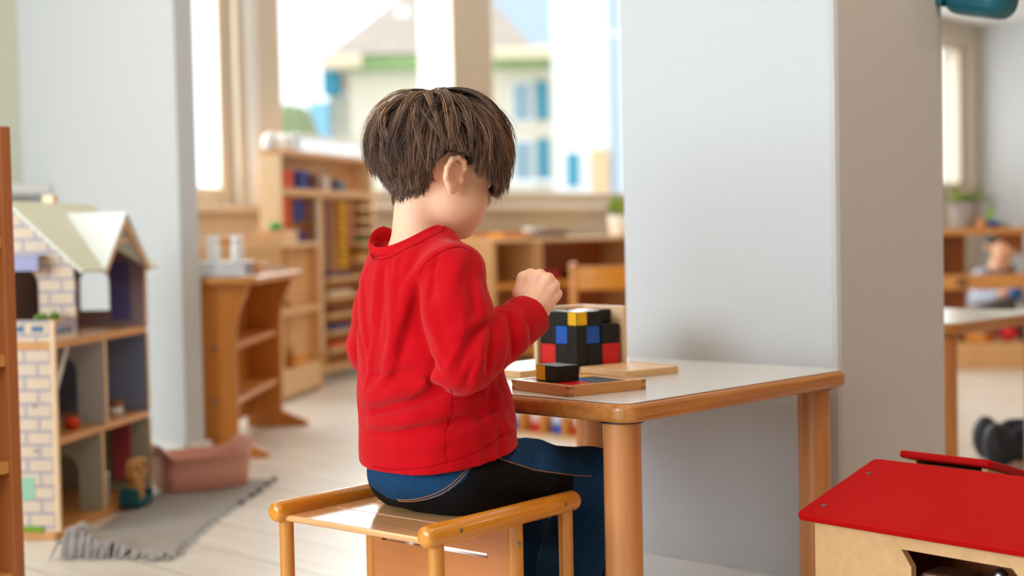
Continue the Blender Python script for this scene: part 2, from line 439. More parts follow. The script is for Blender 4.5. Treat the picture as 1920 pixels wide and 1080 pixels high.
struct('baseboard_partition', MB().b2((2.562, 3.905, 0), (2.662, 3.921, .07)).b2((2.562, 3.905, 0), (2.574, 4.94, .07)).b2((2.645, 3.921, 0), (2.662, VW, .07)), 'trim')
struct('baseboard_window', MB().b2((2.66, VW - .014, 0), (12.52, VW, .08)), 'trim')
struct('trim_sill', MB().b2((2.66, VW - .045, .855), (7.95, VW, .895), bev=.008), 'frame')
struct('trim_ledge', MB().b2((1.75, 4.72, .90), (2.57, 4.94, .935), bev=.006), 'trim')
struct('trim_corner', MB().b2((4.30, VW - .03, .9), (4.36, VW, H)), 'trim')
def window(i, hole, posts, rail=.055):
    a0, a1, z0, z1 = hole
    e = bpy.data.objects.new('window_%d' % i, None); C.objects.link(e); e['kind'] = 'structure'; e.rotation_euler = (0, 0, A)
    y0, y1 = VW + .07, VW + .14
    mb = MB().b2((a0, y0, z0), (a1, y1, z0 + rail + .03), bev=.006).b2((a0, y0, z1 - rail), (a1, y1, z1), bev=.006)
    for p0, p1 in posts: mb.b2((p0, y0 - .012, z0), (p1, y1, z1), bev=.006)
    mb.build('window_frame', 'frame', e)
    ps = sorted(posts)
    for (p, q), (r, s) in zip(ps, ps[1:]):
        MB().b2((q - .01, y0 + .03, z0 + rail), (r + .01, y0 + .038, z1 - rail + .01)).build('pane', 'glass', e)
    return e
window(1, WINS[0], [(2.85, 2.91), (4.18, 4.25)])
w2 = window(2, WINS[1], [(4.50, 4.57), (5.81, 6.15), (7.88, 7.95)])
window(3, WINS[2], [(10.3, 10.37), (12.22, 12.33)])
MB().b2((6.0, VW + .05, 1.25), (6.03, VW + .062, 1.40), bev=.004).build('window_handle', 'steel', w2)
# window in the rear wall (behind the camera)
e = bpy.data.objects.new('window_4', None); C.objects.link(e); e['kind'] = 'structure'; e.rotation_euler = (0, 0, A)
mb = MB()
for y in (-.1, 1.3, 2.7, 4.04): mb.b2((-2.80, y, .75), (-2.72, y + .06, 2.36))
mb.b2((-2.80, -.1, .75), (-2.72, 4.1, .81)).b2((-2.80, -.1, 2.30), (-2.72, 4.1, 2.36)).build('window_frame', 'frame', e)

# ceiling lamps
M['lamp'] = mat('lamp_diffuser', S(255, 244, 225), .5, emis=4.0)
lab = ['ceiling lamp panel', 'ceiling lamp panel over the middle of the room']
for i, (a, b) in enumerate(CEIL):
    t = thing('ceiling_lamp', 'long warm white ceiling lamp panel in a thin frame above the room', 'lamp', a, b, 2.515, 0, 'ceiling lamps')
    MB().box((0, 0, .02), (1.16, .34, .03), bev=.006).build('lamp_housing', 'trim', t)
    MB().box((0, 0, .004), (1.1, .28, .006)).build('diffuser', 'lamp', t)

# ------------------------------------------------------------------ outdoors, beyond the windows
def out_thing(name, label, cat, x, y, z, rz=0, group=None):
    o = bpy.data.objects.new(name, None); C.objects.link(o); o.location = (x, y, z); o.rotation_euler = (0, 0, rz)
    return tag(o, label, cat, group)
M['hcream'] = mat('house_cream_render', S(236, 226, 206), .9, var=.08, vscale=1.5)
M['hroof'] = mat('grey_brown_roof_tiles', S(196, 180, 168), .9, var=.15, vscale=3, bump=.5, bscale=6)
M['hwhite'] = mat('house_white_render', S(248, 248, 248), .9)
M['hteal'] = mat('teal_shutter', S(60, 150, 178), .7)
M['hsky'] = mat('light_blue_shutter', S(150, 206, 236), .7)
M['hgreen'] = mat('green_gutter', S(150, 180, 120), .8, var=.3, vscale=2)
M['hblue'] = mat('blue_grey_slate', S(176, 190, 204), .8)
M['hbeige'] = mat('beige_awning', S(240, 222, 192), .9)
M['horange'] = mat('orange_render', S(246, 196, 150), .9)
M['hedge'] = mat('hedge_leaves', S(150, 160, 120), .9, var=.4, vscale=4)
M['hdark'] = mat('house_window_glass', S(150, 176, 190), .2)
def pxy(x, y, Y):
    d = CM.T @ np.array([(x - 960)/FPX, (y - 540)/FPX, 1]); P = np.array([0, 0, CAMH]) + d*Y/d[1]; return P
h = out_thing('house', 'cream house with a steep grey-brown tiled roof and teal shutters outside the window', 'house', -1.2, 30, -3)
# local coordinates: x -1.9..2.1, front at y=-4
MB().b2((-1.68, -4, 0), (2.1, 3, 6.9)).b2((-2.12, -3.6, 0), (-1.6, 2, 6.35)).build('house_wall', 'hcream', h)
rf = MB(); e0 = 7.0
P = [(-2.05, -4.4, e0), (1.72, -4.4, e0), (2.2, 3.4, e0), (-2.6, 3.4, e0), (.14, -1.0, 9.4)]
rf.add(P, [[0, 1, 4], [1, 2, 4], [2, 3, 4], [3, 0, 4], [3, 2, 1, 0]]); rf.build('roof', 'hroof', h)
for x, z, s in ((-.75, 7.93, .24), (-.25, 8.05, .22)):
    MB().box((x, -4.4 + (z - 7.0)*1.417, z), (s, .06, s*1.5), R=Matrix.Rotation(-.956, 3, 'X')).build('skylight', 'hwhite', h)
MB().b2((-1.7, -4.35, 6.74), (2.1, -4.0, 6.98)).build('gutter', 'hgreen', h)
MB().b2((-2.1, -4.7, 6.76), (-1.4, -4.0, 7.0)).build('balcony_canopy', 'hbeige', h)
for x0, x1, z0, z1, m in ((-2.16, -1.87, 6.35, 6.78, 'hteal'), (-2.42, -2.08, 5.45, 6.2, 'hsky'), (1.72, 1.92, 5.8, 6.5, 'hteal'), (1.72, 1.92, 4.62, 5.45, 'hteal')):
    MB().b2((x0, -4.08, z0), (x1, -3.5, z1)).build('shutter', m, h)
for x0, x1, z0, z1 in ((1.3, 1.6, 5.8, 6.45), (1.3, 1.6, 4.62, 5.4), (-.9, -.5, 5.2, 6.1), (0, .4, 5.2, 6.1)):
    f = MB().b2((x0 - .05, -4.05, z0 - .05), (x1 + .05, -3.95, z1 + .05)).build('house_window', 'hwhite', h)
    MB().b2((x0, -4.07, z0), (x1, -4.04, z1)).build('pane', 'hdark', f)
MB().prism([(-4, 6.9), (-4, 7.15), (-5.0, 6.95), (-5.0, 6.8)], 0, .95, 2.25).build('awning', 'hbeige', h)
MB().b2((-.9, -4.25, 4.62), (2.3, -4.0, 4.72)).build('cornice', 'hwhite', h)
o = out_thing('building', 'blue-grey slate-roofed building behind the cream house', 'building', 1.2, 44, -3)
MB().b2((-1.8, 0, 0), (1.6, 6, 9.2)).build('building_wall', 'hwhite', o)
MB().prism([(0, 9.2), (3, 12.2), (6, 9.2)], 0, -2.0, 1.8).build('roof', 'hblue', o)
o = out_thing('building', 'tall plain white building at the right edge of the window view', 'building', 2.05, 20, -3)
MB().b2((-1.28, 0, 0), (2.5, 5, 12)).build('building_wall', 'hwhite', o)
MB().b2((-.62, -.12, 0), (-.5, 0, 12)).build('downpipe', 'hblue', o)
MB().b2((-1.24, -.06, 4.38), (-1.08, .02, 4.84)).build('shutter', 'hteal', o)
MB().b2((-.90, -.10, 4.3), (-.68, .02, 4.88)).build('doorway_panel', 'horange', o)
tag(MB().b2((6.275, VW + .70, -1), (6.50, VW + .85, 4.2)).build('column', 'hwhite', None, 0, (0, 0, 0), A), 'white column standing just outside the middle window pane', 'column')
bm_ = MB()
for i in range(260):
    p = rng.normal(0, 1, 3); p /= np.linalg.norm(p); p *= .7 + .3*rng.random()
    bm_.ball((p[0]*.36, p[1]*.4, 2.45 + p[2]*.42), .10 + .06*rng.random(), 6)
o = out_thing('bush_tree', 'grey-green bushy tree beside the cream house outside', 'tree', -3.62, 24, 0)
bm_.build('foliage', 'hedge', o); MB().cyl((0, 0, -2), (0, 0, 2.3), .09, .06, 8).build('trunk', 'dark_wood', o)
tag(MB().b2((-40, 14, -3.2), (40, 80, -3)).build('street_ground', mat('street_ground', S(190, 188, 184), .9)), 'pale street surface outside below the windows', 'ground')['kind'] = 'structure'
# ------------------------------------------------------------------ table with the cube set
TZ = .475
def rrect(x0, y0, x1, y1, r, n=8):
    P = []
    for cx, cy, q0 in ((x1 - r, y1 - r, 0), (x0 + r, y1 - r, 90), (x0 + r, y0 + r, 180), (x1 - r, y0 + r, 270)):
        for i in range(n + 1): q = math.radians(q0 + 90*i/n); P.append((cx + r*math.cos(q), cy + r*math.sin(q)))
    return P
def slab(mb, P, z0, z1, bev, mi=0, k=4):
    """rounded-edge slab from an outline"""
    n = len(P); cx = sum(p[0] for p in P)/n; cy = sum(p[1] for p in P)/n
    rings = []
    for i in range(k + 1):
        q = PI/2*i/k; rings.append((bev*(1 - math.sin(q)), z0 + bev*(1 - math.cos(q))))
    for i in range(k + 1):
        q = PI/2*i/k; rings.append((bev*(1 - math.cos(q)), z1 - bev*(1 - math.sin(q))))
    V_ = []
    for ins, z in rings:
        for i, p in enumerate(P):
            a, b = Vector(P[i - 1]), Vector(P[(i + 1) % n]); t = (b - a).normalized(); nn = Vector((t.y, -t.x))
            V_.append((p[0] - nn.x*ins, p[1] - nn.y*ins, z))
    F = [[r*n + i, r*n + (i + 1) % n, (r + 1)*n + (i + 1) % n, (r + 1)*n + i] for r in range(len(rings) - 1) for i in range(n)]
    F += [list(range(n))[::-1], [(len(rings) - 1)*n + i for i in range(n)]]
    return mb.add(V_, F, mi, False)
M['ply_edge'] = M['edge']
def make_table(label, a, b, z=TZ, lx=.615, ly=.615, group=None):
    t = thing('table', label, 'table', a, b, 0, 0, group)
    slab(MB(), rrect(0, 0, lx, ly, .03), z - .030, z - .0015, .010).build('table_edge', 'edge', t)
    slab(MB(), rrect(.007, .007, lx - .007, ly - .007, .024), z - .0016, z, .0006, 0, 1).build('table_top', 'lam', t)
    for x, y in ((.04, .045), (lx - .05, .045), (.04, ly - .06), (lx - .05, ly - .06)):
        MB().cyl((x, y, 0), (x, y, z - .030), .028, .028, 28).build('leg', 'leg', t)
        MB().cyl((x, y, z - .032), (x, y, z - .030), .034, .034, 20).build('leg_plate', 'blk', t)
    return t
tb = make_table('square white-topped low wooden table that the child sits at', 1.572, 1.275)
M['foot'] = M['blk']

# ------------------------------------------------------------------ stool
st = thing('stool', 'honey wood cube stool with thick round side rails under the sitting child', 'stool', 1.405, 1.522, 0, .057)
slab(MB(), rrect(-.150, -.143, .150, .143, .006, 3), .3125, .322, .0045, 0, 3).build('seat', 'seat', st)
M['slot'] = mat('pinkish_slot_wood', S(226, 170, 150), .6)  # pinkish tan strips that mark the seat slots
for x, y0, y1 in ((-.066, -.095, .118), (.004, -.125, .105)):
    MB().b2((x - .0009, y0, .3212), (x + .0009, y1, .3224)).build('seat_groove', 'slot', st)
for y in (-.15, .15):
    r = MB().tube([(-.163, y, .326), (-.162, y, .326), (-.159, y, .326), (-.154, y, .326), (.154, y, .326), (.159, y, .326), (.162, y, .326), (.163, y, .326)],
                  [.006, .0105, .0135, .0152, .0152, .0135, .0105, .006], 24).build('side_rail', 'honey', st)
    for x in (-.105, .12):
        s_ = -1 if y < 0 else 1
        MB().cyl((x, y + s_*.0136, .328), (x, y + s_*.0158, .3282), .0034, .0030, 12).build('screw', 'steel', r)
    for x, rr in ((-.138, .0108), (.138, .0108)):
        MB().cyl((x, y, 0), (x, y, .318), rr, rr, 18).build('leg', 'honey_z', st)
    p = MB().cyl((.03, y*.96, 0), (.03, y*.96, .316), .0115, .0115, 18).build('panel_post', 'honey_z', st)
    MB().cyl((.03 - .004, y*.96 - .0105 if y < 0 else y*.96 + .0105, .285), (.03 - .004, y*.96 - .0122 if y < 0 else y*.96 + .0122, .285), .0034, .003, 10).build('screw', 'steel', p)
pn = MB()
y0, y1, z0, z1 = -.098, .118, .258, .2645
for lo, hi in (((.023, -.14, .03), (.034, .14, z0)), ((.023, -.14, z1), (.034, .14, .313)), ((.023, -.14, z0), (.034, y0, z1)), ((.023, y1, z0), (.034, .14, z1))): pn.b2(lo, hi)
pn.build('back_panel', 'panel', st)

# ------------------------------------------------------------------ three-part cube set on the table
BX, BY, BR = 1.875, 1.634, -.157
a_, b_, c_ = .0430, .0335, .0252; CU = a_ + b_ + c_
bx = thing('puzzle_cube_box', 'pale wooden puzzle cube box with two sides folded flat on the table', 'box', BX, BY, TZ, BR)
t_ = .0085
MB().b2((-.006, -.006, 0), (CU + .012, CU + .012, .006), bev=.001).build('box_base', 'pale', bx)
MB().b2((CU + .003, -.006, .006), (CU + .003 + t_, CU + .012, .113), bev=.001).build('side_wall', 'pale_z', bx)
MB().b2((-.006, CU + .003, .006), (CU + .003, CU + .003 + t_, .113), bev=.001).build('side_wall', 'pale_z', bx)
def flap(pts, name):
    mb = MB(); n = len(pts); mb.prism(pts, 2, 0, .0125); return mb.build(name, 'pale', bx, .0012)
flap([(-.002, -.010), (CU + .010, -.010), (CU + .010, -.132), (-.002, -.132)], 'folded_side')
MB().b2((CU + .0105, -.132, 0), (CU + .0165, -.010, .0135), bev=.001).build('side_batten', 'pale_y', bx)
flap([(-.010, .006), (-.010, CU + .010), (-.122, CU + .010), (-.122, .006)], 'folded_side')
MB().b2((-.122, CU + .0105, 0), (-.010, CU + .0165, .0135), bev=.001).build('side_batten', 'pale', bx)
for p0, p1 in (((.0, -.008, .006), (.0, -.008, .006)),):
    MB().cyl((-.002, -.008, .007), (CU, -.008, .007), .0022, .0022, 8).build('hinge', 'steel', bx)
    MB().cyl((-.008, .006, .007), (-.008, CU, .007), .0022, .0022, 8).build('hinge', 'steel', bx)
szs = [c_, b_, a_]; nm = {a_: 'long', b_: 'medium', c_: 'short'}; facecol = {a_: 1, b_: 2, c_: 3}
def block(dx, dy, dz):
    g = .0004; mb = MB().box((0, 0, dz/2), (dx - 2*g, dy - 2*g, dz - g), 0, .0011, None, 2)
    # colour of the square faces
    for i, f in enumerate(mb.f):
        P = [Vector(mb.v[j]) for j in f]; n = (P[1] - P[0]).cross(P[2] - P[1]); ar = n.length; n.normalize()
        k = max(range(3), key=lambda q: abs(n[q]))
        if abs(n[k]) > .99 and len(f) == 4 and ar > 1e-5:
            o = [d for q, d in enumerate((dx, dy, dz)) if q != k]
            if o[0] == o[1]: mb.m[i] = facecol[o[0]]
    return mb
zpos = {0: (.006, a_), 1: (.006 + a_, b_), 2: (.006 + a_ + b_, c_)}
xs = [0, c_, c_ + b_]
colr = {('r', 1): 'red', }
lay = {0: 'bottom', 1: 'middle', 2: 'top'}
pos_l = [['nearest corner', 'left face beside the near corner', 'left end of the left face'],
         ['right face beside the near corner', 'core of the layer', 'back left edge'],
         ['right end of the right face', 'back right edge', 'far back corner']]
desc = {0: 'black', 1: 'red', 2: 'blue', 3: 'yellow'}
cr_, sr_ = math.cos(BR), math.sin(BR)
for k in range(3):
    for i in range(3):
        for j in range(3):
            if (k, i, j) in ((2, 2, 0), (2, 1, 2)): continue
            dx, dy, dz = szs[i], szs[j], zpos[k][1]
            jx, jy = rng.uniform(-.0006, .0006, 2)
            lx, ly = xs[i] + dx/2 + (.0005 if k == 2 else 0) + jx*.5, xs[j] + dy/2 + jy*.5
            if k == 1 and j == 0 and i == 1: ly += .004
            wx, wy = BX + cr_*lx - sr_*ly, BY + sr_*lx + cr_*ly
            mb = block(dx, dy, dz); cols = sorted({desc[m] for m in mb.m} - {'black'})
            # colour seen from the front
            look = ' and '.join(cols) + ' faced' if cols else 'plain black'
            solo(mb, 'puzzle_block', ['black', 'red', 'blue', 'yellow'], '%s puzzle block, %s layer of the cube, %s' % (look, lay[k], pos_l[i][j]),
                 'block', wx, wy, TZ + zpos[k][0], BR, 'puzzle cube blocks')
# lid in front, with the printed pattern
LX, LY, LR = 1.593, 1.405, -.20
ld = thing('puzzle_box_lid', 'wooden puzzle box lid with a coloured square pattern overhanging the near table edge', 'lid', LX, LY, TZ, LR)
LS = .150
MB().b2((.006, .006, .0), (LS - .006, LS - .006, .0150)).build('lid_board', 'pale', ld)
for lo, hi, m in (((0, 0, 0), (LS, .009, .0165), 'beech'), ((0, LS - .009, 0), (LS, LS, .0165), 'beech'), ((0, .009, 0), (.009, LS - .009, .0165), 'beech_y'), ((LS - .009, .009, 0), (LS, LS - .009, .0165), 'beech_y')):
    MB().b2(lo, hi, bev=.0008).build('lid_side', m, ld)
M['endgrain'] = wood('end_grain', S(176, 108, 62), 2, .5, .2)
for cx, cy in ((0, 0), (LS, 0), (0, LS)):
    for z in (.0005, .0112):
        MB().box((cx + (.0042 if cx == 0 else -.0042), cy + (.0042 if cy == 0 else -.0042), z + .0024), (.0089, .0089, .0048)).build('finger_joint', 'endgrain', ld)
pt = MB(); x0 = .018; yy = .018
sz3 = [.046, .0362, .027]
xx = x0
for i in range(3):
    yy = .018
    for j in range(3):
        mi = (1, 2, 3)[i] if i == j else 0
        pt.b2((xx + .0003, yy + .0003, .0148), (xx + sz3[i] - .0003, yy + sz3[j] - .0003, .0153), mi); yy += sz3[j]
    xx += sz3[i]
pt.build('painted_pattern', ['black', 'red', 'blue', 'yellow'], ld)
cl, sl_ = math.cos(LR), math.sin(LR)
def onlid(x, y): return LX + cl*x - sl_*y, LY + sl_*x + cl*y
p = onlid(.046, .078)
solo(block(a_, b_, c_), 'puzzle_block', ['black', 'red', 'blue', 'yellow'], 'plain black puzzle block lying loose on the patterned lid', 'block', p[0], p[1], TZ + .0156, -.16, 'puzzle cube blocks')
p = onlid(.046, .1065)
solo(block(a_, c_, c_), 'puzzle_block', ['black', 'red', 'blue', 'yellow'], 'yellow ended puzzle block lying on the patterned lid behind the black one', 'block', p[0], p[1], TZ + .0156, -.16, 'puzzle cube blocks')

# ------------------------------------------------------------------ wooden shelf at the far left edge
t = thing('shelf_unit', 'reddish wooden open shelf unit at the left edge of the picture', 'shelf', 1.252, 2.443, 0, .12)
L_, D_, HH = .9, .34, .935     # local x runs toward the camera side (negative), y to the left
MB().b2((-.022, 0, 0), (0, D_, HH), bev=.002).build('side_panel', 'red_wood', t)
MB().b2((-L_, 0, 0), (-L_ + .022, D_, HH), bev=.002).build('side_panel', 'red_wood', t)
MB().b2((-L_, D_ - .012, 0), (0, D_, HH)).build('back_panel', 'red_wood', t)
for z in (.10, .305, .50, .715, HH - .02):
    MB().b2((-L_ + .022, .004, z), (-.022, D_ - .012, z + .022), bev=.002).build('shelf_board', 'cab_in', t)

# ------------------------------------------------------------------ doll's house
dh = thing('dolls_house', 'large cream brick dolls house with a pale green roof and white dormer', 'toy house', 1.7107, 3.1788, 0, .615)
DD = .336; X1 = .59; XU = .142; Z1, Z2, EV, RG = .245, .485, .672, .825
M['roofg'] = mat('pale_green_roof_paint', S(222, 226, 206), .6)
M['dormer'] = mat('white_dormer_paint', S(236, 246, 248), .5)
M['purple'] = mat('mauve_wallpaper', S(150, 128, 132), .8)
M['indigo'] = mat('indigo_curtain', S(92, 84, 140), .8)
M['greyblue'] = mat('grey_blue_wallpaper', S(190, 194, 198), .8)
M['sage'] = mat('sage_green_wallpaper', S(180, 184, 166), .8)
M['rose'] = mat('rose_curtain', S(186, 84, 94), .8)
M['greypic'] = mat('grey_picture', S(186, 176, 186), .7)
M['blind'] = mat('lilac_blind', S(160, 160, 196), .7)
M['mint'] = mat('mint_plaque', S(150, 200, 170), .6)
M['grassy'] = mat('bright_green_grass', S(120, 160, 20), .8)
M['bluewin'] = mat('blue_printed_window', S(70, 110, 140), .5)
def arch(y0, y1, z0, z1, n=8):
    r = (y1 - y0)/2; P = [(y0, z0), (y0, z1 - r)]
    P += [((y0 + y1)/2 - r*math.cos(PI*i/n), z1 - r + r*math.sin(PI*i/n)) for i in range(1, n)]
    return P + [(y1, z1 - r), (y1, z0)]
MB().b2((0, 0, 0), (X1, DD, .022), bev=.002).build('base_board', 'beech', dh)
MB().b2((.012, 0, Z1 - .018), (X1, DD, Z1), bev=.002).build('floor_board', 'beech', dh)
MB().b2((0, 0, Z2 - .02), (X1, DD, Z2), bev=.002).build('floor_board', 'beech', dh)
MB().b2((0, .0, .022), (.012, DD, Z2 - .02)).build('brick_wall', 'brick', dh)
MB().b2((0.0, -.012, .022), (.0115, 0, Z2 + .05)).build('wall_edge', 'pale_z', dh)
MB().b2((.012, DD - .008, .022), (X1, DD, Z1 - .018)).build('back_wall', 'sage', dh)
MB().b2((.012, DD - .008, Z1), (X1, DD, Z2 - .02)).build('back_wall', 'bluetile', dh)
MB().b2((XU, DD - .008, Z2), (X1, DD, EV)).build('back_wall', 'purple', dh)
# balcony on the tower
rl = MB().b2((0, .0, Z2), (.01, DD, Z2 + .052)).b2((.01, 0, Z2), (XU, .008, Z2 + .045))
rl = rl.build('balcony_rail', 'brick', dh)
for y in (.015, .065, .115, .18): MB().b2((-.0012, y, Z2 + .024), (0, y + .03, Z2 + .038)).build('printed_window', 'bluewin', rl)
for x in (.03, .062, .094): MB().b2((x, -.0012, Z2 + .016), (x + .018, 0, Z2 + .03)).build('printed_window', 'bluewin', rl)
g_ = MB()
for i in range(9): g_.ball((.02 + rng.random()*.09, .02 + rng.random()*.03, Z2 + .05 + rng.random()*.012), .009, 6)
g_.b2((.015, .014, Z2), (.12, .05, Z2 + .05), 1).build('balcony_planter', ['leaf', 'pale'], dh)
# upper gable wall with an arched door
P = [(0, Z2)] + arch(.095, .19, Z2, .665) + [(DD, Z2), (DD, EV), (DD/2, RG), (0, EV)]
MB().prism(P, 0, XU, XU + .01).build('gable_wall', 'brick', dh)
MB().b2((XU - .05, .07, .690), (XU, .21, .694)).b2((XU - .05, .07, .655), (XU - .046, .21, .692)).build('striped_awning', 'blind', dh)
# far end walls with an arched window in the attic
hole = arch(.105, .195, .53, .655)[::-1]
P = [(0, Z2), (0, EV), (DD/2, RG), (DD, EV), (DD, Z2), (.15, Z2), (.15, .53)]
i0 = 0
# two halves of the wall, left and right of the window
hw = arch(.105, .195, .53, .655, 8); mid = len(hw)//2
MB().prism([(0, Z2), (.15, Z2), (.15, .53)] + [(.105, .53)] + hw[1:mid + 1] + [(.15, RG - .015), (0, EV)], 0, X1 - .01, X1).prism(
    [(.15, Z2), (DD, Z2), (DD, EV), (DD/2, RG), (.15, RG - .015)] + hw[mid:-1] + [(.195, .53), (.15, .53)], 0, X1 - .01, X1).build('end_wall', 'purple', dh)
MB().b2((X1 - .01, 0, .022), (X1, DD, Z1 - .018)).build('end_wall', 'sage', dh)
MB().b2((X1 - .01, 0, Z1), (X1, DD, Z2 - .02)).build('end_wall', 'bluetile', dh)
for z0_, z1_ in ((.022, Z1 - .018), (Z1, Z2 - .02), (Z2, EV - .01)):
    MB().b2((X1 - .011, -.004, z0_), (X1 + .001, 0, z1_)).build('wall_edge', 'pale_z', dh)
cu = MB(); cu.tube([(X1 - .014, y, .51) for y in (.045, .06, .075, .09)], .001, 4)
for i in range(5): cu.cyl((X1 - .016, .046 + i*.011, .505), (X1 - .016, .046 + i*.011, .665), .0065, .0055, 8)
cu.build('curtain', 'indigo', dh)
cu = MB()
for i in range(5): cu.cyl((X1 - .018, .055 + i*.011, .05), (X1 - .018, .055 + i*.011, .215), .0075, .006, 8)
cu.build('curtain', 'rose', dh)
MB().b2((X1 - .013, .145, .11), (X1 - .0095, .20, .20)).build('printed_window', 'greypic', dh)
MB().b2((X1 - .013, .15, .33), (X1 - .0095, .185, .42)).build('wall_picture', 'greypic', dh)
MB().prism([(0, Z1)] + arch(.075, .15, Z1, .42) + [(DD - .01, Z1), (DD - .01, Z2 - .02), (0, Z2 - .02)], 0, .300, .308).build('partition', 'greyblue', dh)
MB().prism([(0, .022)] + arch(.065, .145, .022, .165) + [(DD - .01, .022), (DD - .01, Z1 - .018), (0, Z1 - .018)], 0, .270, .278).build('partition', 'sage', dh)
MB().b2((.299, -.004, Z1), (.309, 0, Z2 - .02)).build('wall_edge', 'pale_z', dh)
MB().b2((.269, -.004, .022), (.279, 0, Z1 - .018)).build('wall_edge', 'pale_z', dh)
sv = MB().prism([(.04, Z1), (.19, Z2 - .02), (.215, Z2 - .02), (.065, Z1)], 1, .05, .056)
for i in range(7): sv.b2((.05 + i*.02, .056, Z1 + .025 + i*.026), (.075 + i*.02, .12, Z1 + .03 + i*.026))
sv.build('stairs', 'trim', dh)
# roof: two slopes and a dormer over the open side
def plate(mb, q, th, mi=0):
    q = [Vector(p) for p in q]; n = (q[1] - q[0]).cross(q[-1] - q[0]).normalized()
    if n.z < 0: n = -n
    k = len(q); mb.add(q + [p + n*th for p in q], [list(range(k))[::-1], list(range(k, 2*k))] + [[i, (i + 1) % k, k + (i + 1) % k, k + i] for i in range(k)], mi); return mb
sl = (RG - EV)/(DD/2); ov = .028
xa, xb = XU - .02, X1 + .02
def rz(y): return EV + sl*y
D0, D1, DC, DPK = .262, .545, .385, .79
plate(MB(), [(xa, -ov, rz(-ov)), (D0, -ov, rz(-ov)), (DC - .0, (DPK - EV)/sl, DPK), (D1, -ov, rz(-ov)), (xb, -ov, rz(-ov)), (xb, DD/2, RG), (xa, DD/2, RG)], .008).build('roof_slope', 'roofg', dh)
plate(MB(), [(xa, DD + ov, rz(-ov)), (xb, DD + ov, rz(-ov)), (xb, DD/2, RG), (xa, DD/2, RG)], .008).build('roof_slope', 'roofg', dh)
yd = (DPK - EV)/sl
d = plate(MB(), [(D0 - .012, -ov - .006, rz(-ov) - .004), (DC, -ov - .012, DPK + .008), (DC, yd, DPK + .008)], .006).build('dormer', 'dormer', dh)
plate(MB(), [(D1 + .012, -ov - .006, rz(-ov) - .004), (DC, yd, DPK + .008), (DC, -ov - .012, DPK + .008)], .006).build('dormer_slope', 'dormer', d)
ed = MB()
for p, q in (((D0 - .012, EV - .03), (DC, DPK)), ((D1 + .012, EV - .03), (DC, DPK))):
    ed.prism([(p[0], p[1]), (q[0], q[1]), (q[0], q[1] - .02), (p[0] + (.016 if p[0] < q[0] else -.016), p[1])], 1, -ov - .006, -ov + .002)
ed.build('dormer_edge', 'pale', d)
MB().b2((D0 + .09, -.024, .722), (D1 - .12, -.018, .73)).build('dormer_beam', 'pale', d)
MB().box((.45, DD/2 + .04, RG + .0), (.03, .03, .06)).build('chimney', 'pale_z', dh)
for z_ in (.33, .22): MB().cyl((-.006, .045, z_), (0, .045, z_), .004, .004, 8).build('screw', 'steel', dh)
MB().b2((-.0015, .05, .10), (0, .095, .155)).build('printed_door', 'mint', dh)
MB().b2((-.006, .03, .022), (0, .11, .034)).build('grass_strip', 'grassy', dh)
dc, ds = math.cos(.615), math.sin(.615)
def indh(x, y): return 1.7107 + dc*x - ds*y, 3.1788 + ds*x + dc*y
# things inside the house
a, b = indh(.20, .045)
t = thing('toy_pumpkin', 'small orange-red toy pumpkin on the middle floor of the dolls house', 'toy', a, b, Z1, 0)
mb = MB()
for i in range(7): q = 2*PI*i/7; mb.ball((.008*math.cos(q), .008*math.sin(q), .016), (.012, .012, .016), 8)
mb.build('pumpkin_body', mat('orange_red_felt', S(214, 58, 10), .7), t); MB().cyl((0, 0, .03), (.003, 0, .04), .003, .002, 6).build('stem', 'leaf', t)
a, b = indh(.085, .05)
t = thing('toy_figure', 'little tan toy animal figure beside the orange pumpkin', 'toy', a, b, Z1, 0)
MB().ball((0, 0, .017), (.02, .016, .017), 10).build('toy_body', mat('tan_felt', S(176, 130, 92), .8), t)
MB().ball((.012, -.012, .036), .011, 10).ball((.016, -.012, .047), .004, 6).ball((.008, -.013, .047), .004, 6).build('toy_head', mat('brown_felt', S(120, 78, 50), .8), t)
a, b = indh(.475, .05)
t = thing('toy_cup', 'white toy tub with a brown top in the blue dolls house room', 'toy', a, b, Z1, 0)
MB().lathe([(.014, 0), (.019, .004), (.021, .022), (.018, .024)], n=16).build('tub', 'white', t); MB().lathe([(.02, .024), (.022, .028), (.021, .038), (.012, .042)], n=16).build('tub_lid', mat('brown_lid', S(140, 84, 48), .6), t)
a, b = indh(.36, .06)
t = thing('toy_shelf', 'white toy wall shelf in the ground floor room of the dolls house', 'toy', a, b, .022, 0)
MB().b2((-.03, -.02, .075), (.03, .02, .083)).build('shelf_board', 'trim', t); MB().b2((-.028, -.018, 0), (-.022, .018, .075)).b2((.022, -.018, 0), (.028, .018, .075)).build('shelf_side', 'trim', t)
a, b = indh(.405, -.035)
t = thing('toy_bear', 'brown cardboard bear face standing in a teal toy tray', 'toy', a, b, .012, .615)
MB().b2((-.045, -.025, 0), (.05, .03, .008)).b2((-.045, -.025, 0), (-.04, .03, .05)).b2((.045, -.025, 0), (.05, .03, .036)).b2((-.04, .026, 0), (.045, .03, .04)).b2((-.04, -.025, 0), (.045, -.021, .02)).build('tray', 'teal', t)
M['card'] = mat('brown_card', S(196, 140, 74), .8); M['carddark'] = mat('dark_card_marking', S(88, 56, 28), .8)
MB().b2((-.03, -.010, .006), (.034, .012, .07), bev=.004).build('bear_body', 'card', t)
hb = slab(MB(), rrect(-.045, .068, .05, .125, .02), -.012, .012, .003); hb.v = [(x, z, y) for x, y, z in hb.v]
hd = hb.build('bear_head', 'card', t)
MB().ball((-.022, -.012, .103), (.009, .003, .009), 8).ball((.026, -.012, .103), (.009, .003, .009), 8).ball((.002, -.0125, .088), (.008, .003, .005), 8).build('bear_face', 'carddark', hd)

